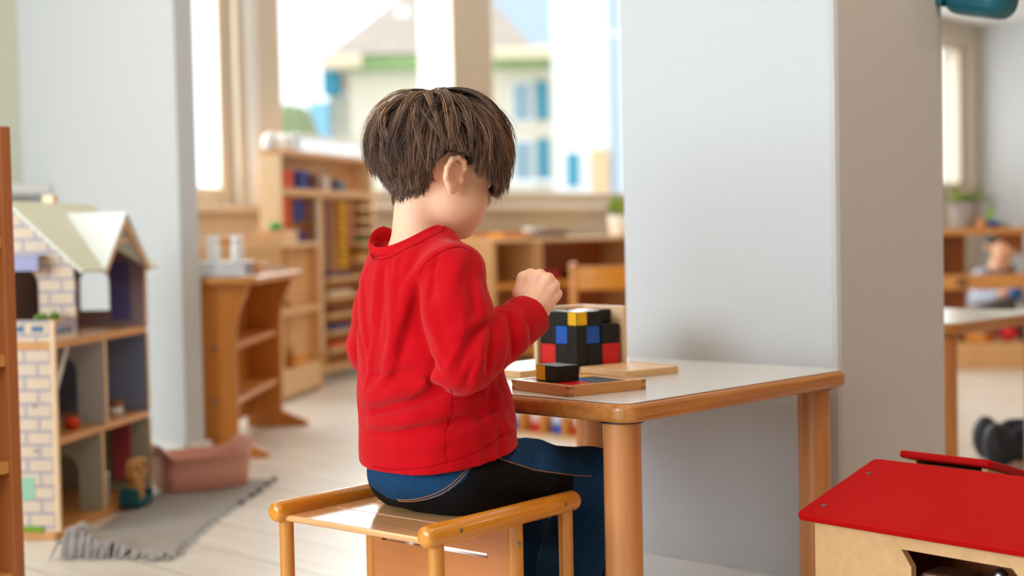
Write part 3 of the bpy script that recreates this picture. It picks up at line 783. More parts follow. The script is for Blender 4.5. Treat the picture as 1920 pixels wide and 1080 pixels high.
# ------------------------------------------------------------------ rug and pink bin
M['rug'] = mat('grey_woven_rug', S(172, 166, 158), .95, bump=.9, bscale=120, var=.2, vscale=14, stretch=(6, 1, 1))
M['fringe'] = mat('grey_rug_fringe', S(178, 176, 176), .95); M['knot'] = mat('dark_rug_knot', S(70, 66, 66), .95)
rg = thing('rug', 'grey woven rug with a bunched-up fringe lying in front of the dolls house', 'rug', 1.80, 2.80, 0, .72)
nx, ny = 90, 30; LXr, LYr = 1.0, .265
def rugz(x, y):
    z = .007 + .0035*math.sin(x*23 + 3*y)*math.sin(y*17 + 1)
    d = math.hypot((x - .03)/.10, (y - .215)/.085); z += .052*math.exp(-d*d*1.3)*(1 + .4*math.sin(y*60))
    return max(z, .0035)
def rugp(x, y):
    s = .10*math.sin(x*3.2)*0; return (x + .05*math.sin(y*9)*(1 - x/LXr)*.5, y + .012*math.sin(x*5), rugz(x, y))
V_ = [rugp(LXr*i/nx, LYr*j/ny) for i in range(nx + 1) for j in range(ny + 1)]
F = [[i*(ny + 1) + j, (i + 1)*(ny + 1) + j, (i + 1)*(ny + 1) + j + 1, i*(ny + 1) + j + 1] for i in range(nx) for j in range(ny)]
mb = MB().add(V_, F, 0, True); o = mb.build('woven_cloth', 'rug', rg); sm = o.modifiers.new('solid', 'SOLIDIFY'); sm.thickness = .003; sm.offset = -1
fr = MB()
for i in range(46):
    y = LYr*i/45; p = Vector(rugp(0, y)); d_ = Vector((-.045 - .02*rng.random(), rng.uniform(-.02, .02), 0))
    q = p + d_; fr.tube([p, p + d_*.4 + Vector((0, 0, .004)), Vector((q.x, q.y, .004))], [.0035, .0045, .002], 6)
for i in range(40):
    x = LXr*i/39; p = Vector(rugp(x, 0)); d_ = Vector((rng.uniform(-.008, .008), -.016 - .008*rng.random(), 0))
    fr.tube([p, Vector((p.x + d_.x, p.y + d_.y, .004))], [.003, .002], 5)
f_ = fr.build('fringe', 'fringe', rg); f_['kind'] = 'stuff'
for x in (.62, .72, .80, .90, .99):
    p = Vector(rugp(x, 0)); MB().ball((p.x, p.y - .01, .007), (.012, .008, .006), 8).build('knot', 'knot', rg)
bn = thing('storage_bin', 'pale pink plastic bin with raised handle ends on the grey rug', 'bin', 2.345, 3.50, .008, -.27)
def binring(k, z, hx, hy, r, lug): 
    P = rrect(-hx, -hy, hx, hy, r, 6); return [(x, y, z + lug*max(0, min(1, (abs(x) - hx*.72)/(hx*.28)))**2*(1 if abs(y) < hy*.98 else .9)) for x, y in P]
rings = [binring(0, .0, .118, .075, .03, 0), binring(0, .004, .122, .079, .032, 0), binring(1, .05, .128, .086, .034, .012), binring(2, .096, .134, .092, .036, .034),
         binring(3, .098, .139, .097, .038, .036), binring(3, .101, .138, .096, .038, .036), binring(4, .099, .131, .089, .034, .034), binring(4, .05, .125, .083, .032, .012), binring(5, .006, .117, .074, .03, 0)]
n = len(rings[0]); V_ = [p for r in rings for p in r]
F = [[r*n + i, r*n + (i + 1) % n, (r + 1)*n + (i + 1) % n, (r + 1)*n + i] for r in range(len(rings) - 1) for i in range(n)]
F += [list(range(n))[::-1], [(len(rings) - 1)*n + i for i in range(n)]]
MB().add(V_, F, 0, True).build('bin_body', 'pink', bn)
M['pinkdark'] = mat('pink_handle_slot', S(140, 86, 74), .6)
MB().box((.1395, 0, .108), (.004, .06, .013), bev=.003).build('handle_slot', 'pinkdark', bn)
MB().box((-.1395, 0, .108), (.004, .06, .013), bev=.003).build('handle_slot', 'pinkdark', bn)

# ------------------------------------------------------------------ curved orange shelf, its bottles and trays
cs = thing('curved_shelf', 'orange wooden shelf with curved side panels and splayed feet', 'shelf', 2.821, 3.815, 0, .738)
prof = [(.0, 0), (.0, .018), (.10, .062), (.10, .40), (.097, .44), (.085, .49), (.066, .53), (.052, .56), (.05, .575), (.235, .575), (.235, 0)]
for x in (0, .785):
    sp_ = MB().prism(prof, 0, x, x + .025).build('side_panel', 'cab', cs, .002)
    MB().b2((x + .003, .002, .019), (x + .022, .10, .064)).build('foot_top', 'trim', sp_) if False else None
    for z in (.19, .365):
        MB().cyl((x - .003 if x == 0 else x + .025, .17, z), (x if x == 0 else x + .028, .17, z), .008, .008, 12).build('bolt', 'steel', sp_)
slab(MB(), rrect(-.03, .02, .87, .236, .03), .575, .600, .007).build('top_board', 'cab_in', cs)
for z in (.17, .355): MB().b2((.025, .112, z), (.785, .225, z + .02), bev=.002).build('shelf_board', 'cab_in', cs)
MB().b2((.025, .224, .05), (.785, .233, .575)).build('back_panel', 'cab', cs)
cc, css = math.cos(.738), math.sin(.738)
def oncs(x, y): return 2.821 + cc*x - css*y, 3.815 + css*x + cc*y
a, b = oncs(.075, .135)
rk = thing('bottle_rack', 'clear rack holding white bottles on the near end of the curved shelf', 'rack', a, b, .600, .738)
MB().b2((-.085, -.075, 0), (.05, .075, .006)).b2((-.085, -.075, 0), (-.081, .075, .046)).b2((.046, -.075, 0), (.05, .075, .046)).build('rack_frame', 'clear', rk)
MB().b2((-.09, -.08, .046), (.055, .08, .052), bev=.002).build('rack_top', 'white', rk)
for x in (-.058, -.026, .006):
    for y in (-.04, .04):
        p = oncs(.075 + x, .135 + y)
        t = thing('bottle', 'small white bottle with a white cap, one of several in the clear rack', 'bottle', p[0], p[1], .6525, 0, 'bottles in the rack')
        MB().lathe([(.013, 0), (.0150, .004), (.0150, .046), (.010, .058), (.010, .062)], n=14).build('bottle_body', 'white', t)
        MB().lathe([(.012, .060), (.0135, .063), (.0135, .082), (.010, .085)], n=14).build('cap', 'white', t)
a, b = oncs(.36, .13)
t = thing('tray', 'small round-cornered wooden tray on the curved shelf behind the bottles', 'tray', a, b, .600, .738)
slab(MB(), rrect(-.09, -.06, .09, .06, .02), 0, .01, .003).build('tray_base', 'beech', t)
for lo, hi in (((-.09, -.06, .01), (.09, -.052, .04)), ((-.09, .052, .01), (.09, .06, .04)), ((-.09, -.052, .01), (-.082, .052, .04)), ((.082, -.052, .01), (.09, .052, .04))): MB().b2(lo, hi, bev=.002).build('tray_side', 'beech', t)
a, b = oncs(.74, .10)
solo(MB().lathe([(.02, 0), (.032, .003), (.042, .012), (.040, .012), (.03, .005), (.001, .004)], n=20), 'saucer', 'white', 'small white saucer at the far end of the curved shelf top', 'dish', a, b, .600)
a, b = oncs(-.0, .07)
solo(MB().lathe([(.012, 0), (.016, .002), (.015, .007), (.004, .009)], n=14), 'button', 'white', 'tiny white disc at the near corner of the curved shelf top', 'disc', a, b, .600)

# ------------------------------------------------------------------ low maple cabinet behind it
lc = thing('low_cabinet', 'open maple low cabinet with a shelf, standing behind the curved shelf', 'cabinet', 3.804, 5.021, 0, .604)
LCP = [(0, 0), (.595, 0), (.595, .058), (.34, .095), (.12, .38), (0, .38)]
def lcs_(i): return [(min(max(x, i), .595 - i), min(max(y, 0), .38 - i)) for x, y in LCP]
MB().b2((0, 0, 0), (.02, .38, .685), bev=.002).build('side_panel', 'maple', lc); MB().b2((.575, 0, 0), (.595, .058, .685), bev=.002).build('side_panel', 'maple', lc)
MB().prism(LCP, 2, .685, .705).build('top_board', 'pale', lc, .002)
MB().prism([(.575, .048), (.575, .056), (.34, .093), (.34, .083)], 2, .02, .685).prism([(.34, .083), (.34, .093), (.12, .378), (.112, .37)], 2, .02, .685).b2((.02, .37, .02), (.12, .378, .685)).build('back_panel', 'maple', lc)
IN_ = [(.02, .005), (.575, .005), (.575, .046), (.338, .080), (.11, .368), (.02, .368)]
MB().prism(IN_, 2, .385, .41).build('shelf_board', 'pale', lc)
MB().prism(IN_, 2, .02, .14).build('plinth', 'pale', lc)
lcc, lcs = math.cos(.604), math.sin(.604)
def onlc(x, y): return 3.804 + lcc*x - lcs*y, 5.021 + lcs*x + lcc*y
a, b = onlc(.22, .09)
t = thing('leaf_box', 'small pale wooden box with a bright green leaf on the low cabinet', 'box', a, b, .705, .604)
MB().b2((-.10, -.07, 0), (.10, .07, .055), bev=.003).build('box_body', 'pale', t)
lf = MB().ball((0, 0, .075), (.06, .03, .02), 12).build('leaf_shape', mat('vivid_green', S(40, 160, 40), .5), t)
a, b = onlc(.07, .26)
solo(MB().b2((-.06, -.06, 0), (.06, .06, .03), bev=.004), 'wooden_tray', 'honey', 'flat honey wood tray on the near end of the low cabinet', 'tray', a, b, .705, .604)
for x, zz, lb, mm, r in ((.12, .41, 'dark wooden bowl on the middle shelf of the low cabinet', 'dark_wood', .05), (.29, .41, 'pale wooden bowl on the middle shelf of the low cabinet', 'pale', .045), (.12, .14, 'dark little bowl on the bottom shelf of the low cabinet', 'dark_wood', .045)):
    a, b = onlc(x, .07); solo(MB().lathe([(r*.5, 0), (r, .03), (r*.95, .035), (r*.5, .006), (.001, .005)], n=18), 'bowl', mm, lb, 'bowl', a, b, zz)
a, b = onlc(.30, .06)
t = thing('toy_crate', 'yellowish wooden crate of blocks on the bottom shelf of the low cabinet', 'crate', a, b, .14, .604)
MB().b2((-.10, -.05, 0), (.10, .03, .05), bev=.003).build('crate_body', 'honey', t); MB().b2((-.06, -.04, .05), (.0, .02, .08)).b2((.02, -.04, .05), (.07, .03, .07)).build('blocks', 'pale', t)

# ------------------------------------------------------------------ bead cabinet by the window
bc = thing('bead_cabinet', 'tall shallow maple cabinet for counting beads in front of the window', 'cabinet', 4.043, 5.324, 0, .4388)
BL, BD, BH = 1.06, .11, 1.115
M['beadside_lit'] = wood('bead_cabinet_lit_side', S(246, 214, 172), 2, .4, .06)  # paler than the maple: window light put into the panel colour
for x in (0, BL - .025): MB().b2((x, 0, .06), (x + .025, BD, BH), bev=.003).build('side_panel', 'beadside_lit', bc)
MB().b2((0, 0, BH), (BL, BD, BH + .022), bev=.003).build('top_board', 'maple', bc)
MB().b2((.025, BD - .01, .08), (BL - .025, BD - .002, BH)).build('back_panel', 'maple', bc)
MB().b2((.025, 0, .925), (BL - .025, BD - .01, .96), bev=.003).build('shelf_board', 'maple', bc)
MB().b2((.025, 0, .06), (BL - .025, BD - .01, .09), bev=.003).build('shelf_board', 'maple', bc)
MB().b2((.42, .0, .09), (.435, BD - .01, .925), bev=.002).build('divider', 'maple', bc)
slz = [.16, .245, .33, .42, .51, .60, .68, .745, .805, .865]
for i, z in enumerate(slz):
    x0 = .435 if z < .6 else .80
    MB().b2((x0, -.03, z), (BL - .025, BD - .01, z + .016), bev=.002).build('slat_shelf', 'pale', bc)
for x in (.06, BL - .06):
    c_r = MB().cyl((x, .05 - .012, .028), (x, .05 + .012, .028), .028, .028, 14).build('caster', 'blk', bc)
    MB().b2((x - .015, .035, .04), (x + .015, .065, .062)).build('caster_bracket', 'white', c_r)
bcc, bcs = math.cos(.4388), math.sin(.4388)
def onbc(x, y): return 4.043 + bcc*x - bcs*y, 5.324 + bcs*x + bcc*y
BEADC = [('orange', S(236, 84, 10)), ('blue', S(20, 60, 160)), ('brown', S(120, 62, 44)), ('white', S(240, 230, 214)), ('purple', S(76, 46, 100)), ('light blue', S(130, 170, 205)), ('yellow', S(232, 178, 20)), ('pink', S(228, 150, 130)), ('green', S(60, 150, 70))]
for i, (nme, cl_) in enumerate(BEADC): M['bead' + str(i)] = mat(nme.replace(' ', '_') + '_beads', cl_, .3)
sizes = [.105, .088, .078, .068, .058, .05, .042, .034]
xs_ = [.10, .255, .40, .53, .645, .745, .83, .90]
for i in range(8):
    s = min(sizes[i], .09 if i == 0 else 1); n = [9, 8, 7, 6, 5, 5, 4, 3][i]; mb = MB(); r = s/n/2
    for p in range(n):
        for q in range(n):
            for w in range(n):
                if q in (0,) or w == n - 1 or p in (0, n - 1): mb.ball((-s/2 + r + p*2*r, -s/2 + r + q*2*r, r + w*2*r), r*1.05, 6)
    mb.box((0, .003, s/2 - .002), (s*.9, s*.9, s*.9))
    a, b = onbc(xs_[i], .048)
    solo(mb, 'bead_cube', 'bead%d' % i, '%s bead cube on the upper shelf of the bead cabinet' % BEADC[i][0], 'bead cube', a, b, .96, .4388, 'bead cubes')
def chain(x, z1, n, r, ci, lab, wide=1):
    mb = MB()
    for k in range(n):
        for w in range(wide): mb.ball((w*2*r - (wide - 1)*r, 0, -k*2*r - r), (r, r, r*.98), 8)
    mb.cyl((0, 0, 0), (0, .02, .012), .002, .002, 6)
    a, b = onbc(x, .012)
    solo(mb, 'bead_chain', 'bead%d' % ci, lab, 'bead chain', a, b, z1, .4388, 'hanging bead chains')
chain(.075, .915, 16, .011, 0, 'orange bead chain hanging at the left side of the bead cabinet', 3)
chain(.065, .55, 8, .011, 0, 'short orange bead chain hanging low in the bead cabinet', 2)
for k in range(2): chain(.20, .90 - k*.14, 5, .010, 1, ['upper blue bead square chain hanging under the shelf', 'lower blue bead square chain under the other blue one'][k], 5)
for k in range(2): chain(.315, .90 - k*.14, 5, .010, 2, ['upper brown bead square chain hanging under the shelf', 'lower brown bead square chain under the other brown one'][k], 4)
chain(.405, .915, 22, .017, 3, 'long white bead chain hanging down the middle of the bead cabinet', 1)
chain(.42, .915, 21, .016, 3, 'second long white bead chain just right of the other white one', 1) if False else None
chain(.515, .905, 15, .013, 4, 'purple bead chain hanging right of the white chain', 1)
chain(.685, .905, 10, .017, 6, 'yellow bead chain hanging right of the purple chain', 2)
chain(.78, .905, 7, .015, 7, 'pink bead chain hanging right of the yellow chain', 1)
for i, (z, ci) in enumerate(zip(slz[:7], (0, 1, 2, 3, 4, 6, 8))):
    mb = MB()
    for p in range(8 if z < .6 else 4):
        for q in range(3): mb.ball(((-.105 if z < .6 else -.045) + p*.03, q*.026 - .02, .010), .0135, 6)
    a, b = onbc(.62 if z < .6 else .90, .02)
    solo(mb, 'bead_square', 'bead%d' % ci, 'flat %s bead square lying on one of the narrow right-hand shelves' % BEADC[ci][0], 'bead square', a, b, z + .016, .4388, 'bead squares')
for i, x in enumerate((.03, .16)):
    a, b = onbc(x, .055)
    solo(MB().lathe([(.03, 0), (.04, .01), (.042, .05), (.03, .075), (.01, .082)], n=18), 'jar', 'white', ['round white jar at the left end on top of the bead cabinet', 'round white jar next to the clear container on the bead cabinet'][i], 'jar', a, b, BH + .022)
a, b = onbc(.62, .055)
t = thing('storage_container', 'long translucent plastic container lying on top of the bead cabinet', 'container', a, b, BH + .022, .4388)
MB().b2((-.40, -.048, 0), (.40, .048, .075), bev=.01).build('container_body', 'clear', t); MB().b2((-.405, -.052, .075), (.405, .052, .088), bev=.004).build('container_lid', 'white', t)

# ------------------------------------------------------------------ low cabinets, trays and plant at the right window
def plain_cabinet(label, u0, u1, v0=5.45, v1=5.82, h=.70, mid=.42, posts=()):
    t = thing('low_cabinet', label, 'cabinet', u0, v0, 0, 0, 'low cabinets under the window')
    w = u1 - u0; d_ = v1 - v0
    for x in (0, w - .022): MB().b2((x, 0, 0), (x + .022, d_, h - .02), bev=.002).build('side_panel', 'maple', t)
    MB().b2((-.004, -.006, h - .02), (w + .004, d_, h), bev=.003).build('top_board', 'pale', t)
    MB().b2((.022, d_ - .01, .05), (w - .022, d_ - .002, h - .02)).build('back_panel', 'red_wood', t)
    for z in (.05, mid): MB().b2((.022, 0, z), (w - .022, d_ - .01, z + .03), bev=.002).build('shelf_board', 'honey', t)
    return t
plain_cabinet('narrow maple low cabinet under the window, just right of the child', 5.57, 5.93)
plain_cabinet('wide maple low cabinet under the window behind the wooden chair', 5.95, 6.95)
def tray(label, a, b, z, lx, ly, m, h=.028):
    t = thing('tray', label, 'tray', a, b, z)
    slab(MB(), rrect(-lx/2, -ly/2, lx/2, ly/2, .015), 0, .008, .002).build('tray_base', m, t)
    mb = MB()
    for lo, hi in (((-lx/2, -ly/2, .008), (lx/2, -ly/2 + .008, h)), ((-lx/2, ly/2 - .008, .008), (lx/2, ly/2, h)), ((-lx/2, -ly/2 + .008, .008), (-lx/2 + .008, ly/2 - .008, h)), ((lx/2 - .008, -ly/2 + .008, .008), (lx/2, ly/2 - .008, h))): mb.b2(lo, hi)
    mb.build('tray_rim', m, t)
tray('orange wood tray at the left of the narrow low cabinet top', 5.66, 5.70, .70, .16, .16, 'honey')
tray('orange wood tray nearer the front of the narrow cabinet top', 5.80, 5.56, .70, .20, .14, 'honey', .035)
tray('dark brown tray on the wide low cabinet top', 6.16, 5.62, .70, .26, .16, 'dark_wood', .035)
solo(MB().lathe([(.03, 0), (.055, .02), (.07, .05), (.067, .05), (.05, .02), (.001, .008)], n=22), 'bowl', 'white', 'white bowl sitting on the dark brown tray', 'bowl', 6.09, 5.62, .708)
solo(MB().b2((-.06, -.04, 0), (.06, .04, .05), bev=.004), 'red_box', 'red', 'small red box on the shelf inside the wide low cabinet', 'box', 6.15, 5.58, .45)
solo(MB().b2((-.05, -.05, 0), (.05, .05, .06), bev=.004), 'wooden_box', 'dark_wood', 'small dark wooden box inside the wide cabinet beside the red one', 'box', 6.38, 5.58, .45)
def blade(mb, base, dirv, L, w, droop, mi=0):
    d = Vector(dirv).normalized(); side = d.cross(Vector((0, 0, 1)))
    if side.length < .1: side = Vector((1, 0, 0))
    side.normalize(); V_ = []; n = 7
    for i in range(n):
        t = i/(n - 1); p = Vector(base) + d*L*t - Vector((0, 0, droop*L*t*t)); ww = w*math.sin(PI*min(1, .12 + .88*t))**.8*(1 if i < n - 1 else .05)
        up = side.cross(d).normalized()
        V_ += [p - side*ww, p + up*.18*ww*-1, p + side*ww]
    F = []
    for i in range(n - 1): F += [[3*i, 3*i + 1, 3*i + 4, 3*i + 3], [3*i + 1, 3*i + 2, 3*i + 5, 3*i + 4]]
    o = len(V_); V2 = [v + Vector((0, 0, .0012)) for v in V_]
    mb.add(V_ + V2, F + [[q + o for q in f[::-1]] for f in F], mi, True)
def potplant(label, a, b, z, pr, ph, pot, nl, L, w, droop, spread, group=None, leafm='leafy'):
    t = thing('potted_plant', label, 'plant', a, b, z)
    MB().lathe([(pr*.72, 0), (pr*.78, .004), (pr, ph*.96), (pr*1.02, ph), (pr*.93, ph), (pr*.88, ph*.86), (.001, ph*.86)], n=24).build('pot', pot, t)
    MB().lathe([(pr*.88, ph*.86), (pr*.5, ph*.89), (.001, ph*.9)], n=16).build('soil', 'soil', t)
    mb = MB()
    for i in range(nl):
        q = 2*PI*i*.382 + rng.random()*.4; s = spread*(.35 + .65*rng.random())
        blade(mb, (pr*.35*math.cos(q), pr*.35*math.sin(q), ph*.86), (s*math.cos(q), s*math.sin(q), 1), L*(.7 + .4*rng.random()), w, droop*s, int(rng.random() < .35))
    mb.build('leaves', [leafm, 'leaf'], t); return t
potplant('green pointed-leaf plant in a white pot beside the white pillar', 6.83, 5.58, .70, .075, .125, 'white', 16, .17, .022, .15, .65)

ch = thing('chair', 'small honey wood chair with a wide curved back rail behind the table', 'chair', 4.37, 3.82, 0, -A)
W_ = .27
for x in (0, W_):
    MB().cyl((x, 0, 0), (x, -.02, .60), .019, .017, 14, bev=.004).build('back_leg', 'honey_z', ch)
    MB().cyl((x, .27, 0), (x, .26, .33), .018, .018, 14).build('front_leg', 'honey_z', ch)
br_ = MB(); n = 12; V_ = []; F = []
for i in range(n + 1):
    x = W_*i/n; y = -.018 - .022*math.sin(PI*i/n)
    V_ += [(x, y - .007, .49), (x, y - .007, .585), (x, y + .007, .585), (x, y + .007, .49)]
for i in range(n):
    for j in range(4): F.append([4*i + j, 4*i + (j + 1) % 4, 4*i + 4 + (j + 1) % 4, 4*i + 4 + j])
F += [[3, 2, 1, 0], [4*n, 4*n + 1, 4*n + 2, 4*n + 3]]
br_.add(V_, F).build('back_rail', 'honey', ch, .003)
slab(MB(), rrect(-.01, -.005, W_ + .01, .29, .03), .322, .34, .005).build('seat', 'honey', ch)
MB().b2((.02, .255, .27), (W_ - .02, .27, .32)).b2((.02, -.008, .27), (W_ - .02, .006, .32)).build('seat_rail', 'honey', ch)

# rack of coloured cylinders on the floor beyond the table
M['palepink'] = mat('pale_pink_cap', S(244, 206, 206), .4); M['paleblue'] = mat('pale_blue_cap', S(206, 214, 240), .4)
rc = thing('cylinder_rack', 'long low wooden rack with upright dividers on the floor beyond the table', 'rack', 3.745, 3.61, 0, 0)
MB().b2((-.05, -.62, 0), (.05, .03, .012), bev=.002).build('rack_base', 'pale_y', rc)
MB().b2((.042, -.62, .012), (.05, .03, .03), bev=.002).build('rack_lip', 'pale_y', rc)
for i in range(7): MB().b2((-.035, -.012 - i*.103, .012), (.035, .012 - i*.103, .082), bev=.003).build('divider', 'honey_z', rc)
for i in range(6):
    c = ['blue', 'red'][i % 2]; nmz = ['first', 'second', 'third', 'fourth', 'fifth', 'sixth'][i]
    t = thing('cylinder_pot', '%s cylinder with a pale top, %s from the left in the floor rack' % (c, nmz), 'cylinder', 3.745, 3.61 - .0515 - i*.103, .012, 0, 'cylinders in the floor rack')
    MB().cyl((0, 0, 0), (0, 0, .034), .025, .025, 22, bev=.003).build('coloured_base', c, t)
    MB().cyl((0, 0, .034), (0, 0, .068), .0235, .0235, 22, bev=.003).build('pale_top', 'paleblue' if c == 'blue' else 'palepink', t)

# ------------------------------------------------------------------ right-hand side
t2 = make_table('second white-topped low table beyond the white pillar', 3.262, 1.615, .48)
def wuv(x, y): P = np.array([x, y, 0]); return float(P @ U), float(P @ V)
a, b = wuv(1.95, 7.1)
rs = thing('toy_shelf', 'long open wooden toy shelf with a deep middle tray by the right window', 'shelf', a, b, 0, -A)
MB().b2((0, 0, .672), (1.5, .34, .705), bev=.004).build('top_board', 'beech', rs)
MB().b2((0, 0, .40), (1.5, .34, .42)).b2((0, -.006, .40), (1.5, .012, .475)).build('middle_tray', 'beech', rs)
MB().b2((0, 0, .0), (1.5, .34, .13), bev=.004).build('bottom_board', 'maple', rs)
for x in (0, 1.48): MB().b2((x, 0, .13), (x + .02, .34, .672)).build('side_panel', 'red_wood', rs)
MB().b2((.02, .325, .13), (.42, .335, .40)).b2((.02, .325, .42), (.42, .335, .672)).build('back_panel', 'red_wood', rs)
MB().prism([(.50, .672), (.66, .672), (.66, .56)], 1, .15, .17).build('bracket', 'red_wood', rs)
def onrs(x, y): return wuv(1.95 + x, 7.1 + y)
a, b = onrs(.36, .16); potplant('trailing yellow-green plant in a grey pot on the toy shelf', a, b, .705, .075, .135, 'terra', 20, .26, .017, .75, 1.1)
a, b = onrs(.50, .14)
t = thing('toy_lamp', 'small blue and lime green toy beside the grey plant pot', 'toy', a, b, .705)
MB().ball((0, 0, .022), (.055, .04, .022), 14).build('toy_base', 'blue', t); MB().cyl((-.02, 0, .04), (-.03, 0, .10), .018, .014, 10).build('toy_neck', mat('lime_plastic', S(150, 210, 60), .4), t)
a, b = onrs(.43, .1)
solo(MB().b2((-.025, -.02, 0), (.025, .02, .045), bev=.003), 'wooden_block', 'beech', 'small wooden block between the grey pot and the blue toy', 'block', a, b, .705)
a, b = onrs(.36, .10)
solo(MB().b2((-.14, -.05, 0), (.14, .05, .03), bev=.004), 'tray_box', 'dark_wood', 'flat dark wooden box in the middle tray of the toy shelf', 'box', a, b, .42)
a, b = onrs(.58, .09)
t = thing('wooden_figure', 'brown wooden toy figure standing in front of the sitting child', 'toy', a, b, .42)
MB().lathe([(.02, 0), (.024, .03), (.012, .055), (.018, .07), (.012, .09), (.003, .094)], n=14).build('toy_body', 'dark_wood', t)
a, b = onrs(.75, .10)
solo(MB().b2((-.10, -.06, 0), (.10, .06, .06), bev=.005), 'red_crate', mat('dark_red_paint', S(130, 14, 20), .5), 'dark red box in the middle tray at the right edge', 'box', a, b, .42)
a, b = onrs(.555, .08)
solo(MB().ball((0, 0, .045), .045, 18), 'red_ball', 'red', 'red ball on the bottom of the toy shelf', 'ball', a, b, .13)
a, b = onrs(.42, .09)
solo(MB().b2((-.07, -.05, 0), (.07, .05, .05), bev=.004), 'wooden_box', 'honey', 'honey wood box left of the red ball on the toy shelf', 'box', a, b, .13)
a, b = onrs(.70, .10)
solo(MB().b2((-.07, -.06, 0), (.07, .06, .07), bev=.004), 'wooden_box', 'dark_wood', 'dark wooden box right of the red ball on the toy shelf', 'box', a, b, .13)

# toy barns with red roofs at the bottom right
rb = thing('toy_barn', 'plywood toy barn with a big sloping red roof panel in the bottom right corner', 'toy barn', 1.797, 1.145, 0, -.085)
rs_ = math.atan2(.057, .20)
MBr = MB(); Rm = Matrix.Rotation(-rs_, 3, 'Y')
q = slab(MB(), rrect(0, -.70, .212, 0, .012), -.012, 0, .004); q.v = [tuple(Rm @ Vector(p) + Vector((0, 0, .300))) for p in q.v]
rfp = q.build('roof_panel', 'lidred', rb)
for x, y in ((.035, -.028), (.155, -.028)):
    p = Rm @ Vector((x, y, 0)) + Vector((0, 0, .3)); MB().cyl(p + Vector((0, 0, -.002)), p + Vector((-.0004, 0, .0012)), .0042, .0042, 12).build('screw', 'steel', rfp)
yL, yR = -.02, -.68
op = [(-.183, .245), (-.167, .268), (-.335, .268), (-.357, .245), (-.357, .15), (-.183, .15)]
fw = MB()
fw.prism([(yL, 0), (yL, .288), (-.167, .288), (-.167, .268), (-.183, .245), (-.183, .15), (-.183, 0)], 0, .022, .034)
fw.prism([(-.167, .288), (-.167, .268), (-.335, .268), (-.335, .288)], 0, .022, .034)
fw.prism([(-.335, .288), (-.335, .268), (-.357, .245), (-.357, 0), (yR, 0), (yR, .288)], 0, .022, .034)
fw.prism([(-.183, 0), (-.183, .15), (-.357, .15), (-.357, 0)], 0, .022, .034)
fw.build('front_wall', 'ply', rb)
MB().prism([(.034, 0), (.034, .293), (.19, .337), (.19, 0)], 1, yL - .012, yL).build('side_wall', 'ply', rb)
MB().prism([(.034, 0), (.034, .293), (.19, .337), (.19, 0)], 1, yR, yR + .012).build('side_wall', 'ply', rb)
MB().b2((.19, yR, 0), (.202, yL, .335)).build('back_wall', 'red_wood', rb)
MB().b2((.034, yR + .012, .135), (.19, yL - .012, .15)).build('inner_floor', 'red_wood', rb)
bcz, bsz = math.cos(-.085), math.sin(-.085)
def inrb(x, y): return 1.797 + bcz*x - bsz*y, 1.145 + bsz*x + bcz*y
a, b = inrb(.075, -.215)
solo(MB().b2((-.03, -.035, 0), (.03, .035, .085), bev=.006), 'wooden_crate', 'dark_wood', 'dark brown wooden block inside the toy barn opening', 'block', a, b, .15)
for i, (x, y, hh, lb) in enumerate(((.055, -.27, .085, 'black toy figure with a white head in the toy barn opening'), (.06, -.297, .105, 'tall black toy figure in the middle of the toy barn opening'), (.06, -.333, .08, 'short black toy figure at the right of the barn opening'))):
    a, b = inrb(x, y); t = thing('toy_figure', lb, 'toy', a, b, .15, 0)
    MB().lathe([(.012, 0), (.014, hh*.5), (.007, hh*.8), (.002, hh*.85)], n=12).build('toy_body', 'blk', t)
    MB().ball((0, 0, hh*.9), .011, 10).build('toy_head', 'white' if i == 0 else ('steel' if i == 1 else 'blk'), t)
rb2 = thing('toy_barn', 'smaller plywood toy box behind the big red roof with a red lid tilted away', 'toy barn', 2.12, 1.150, 0, -.085)
Rm2 = Matrix.Rotation(.27, 3, 'Y')
q = slab(MB(), rrect(0, -.165, .17, 0, .008), -.012, 0, .004); q.v = [tuple(Rm2 @ Vector(p) + Vector((0, 0, .354))) for p in q.v]
q.build('roof_panel', 'lidred', rb2)
MB().prism([(.012, 0), (.012, .337), (.15, .299), (.15, 0)], 1, -.153, -.143).prism([(.012, 0), (.012, .337), (.15, .299), (.15, 0)], 1, -.025, -.015).build('side_wall', 'ply', rb2)
MB().b2((.012, -.143, 0), (.022, -.025, .333)).build('front_wall', 'dark_wood', rb2)  # dark wood stands in for the shade under the lid
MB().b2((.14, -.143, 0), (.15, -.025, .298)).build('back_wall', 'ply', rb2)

tl = thing('wall_lamp', 'dark teal rounded plastic fixture mounted high on the side of the pillar', 'lamp', 2.60, 1.32, 1.138, 0)
q = slab(MB(), rrect(-.01, -.135, .09, 0, .04), 0, .12, .03)
q.v = [tuple(Matrix.Rotation(.22, 3, 'X') @ Vector(p) + Vector((0, -.0, .0))) for p in q.v]
q.build('lamp_body', 'teal', tl)
MB().box((.0, -.13, .03), (.008, .012, .02)).build('slot', 'blk', tl) if False else None
MB().b2((-.005, -.012, .01), (.025, 0, .20), bev=.004).build('wall_plate', 'teal', tl)
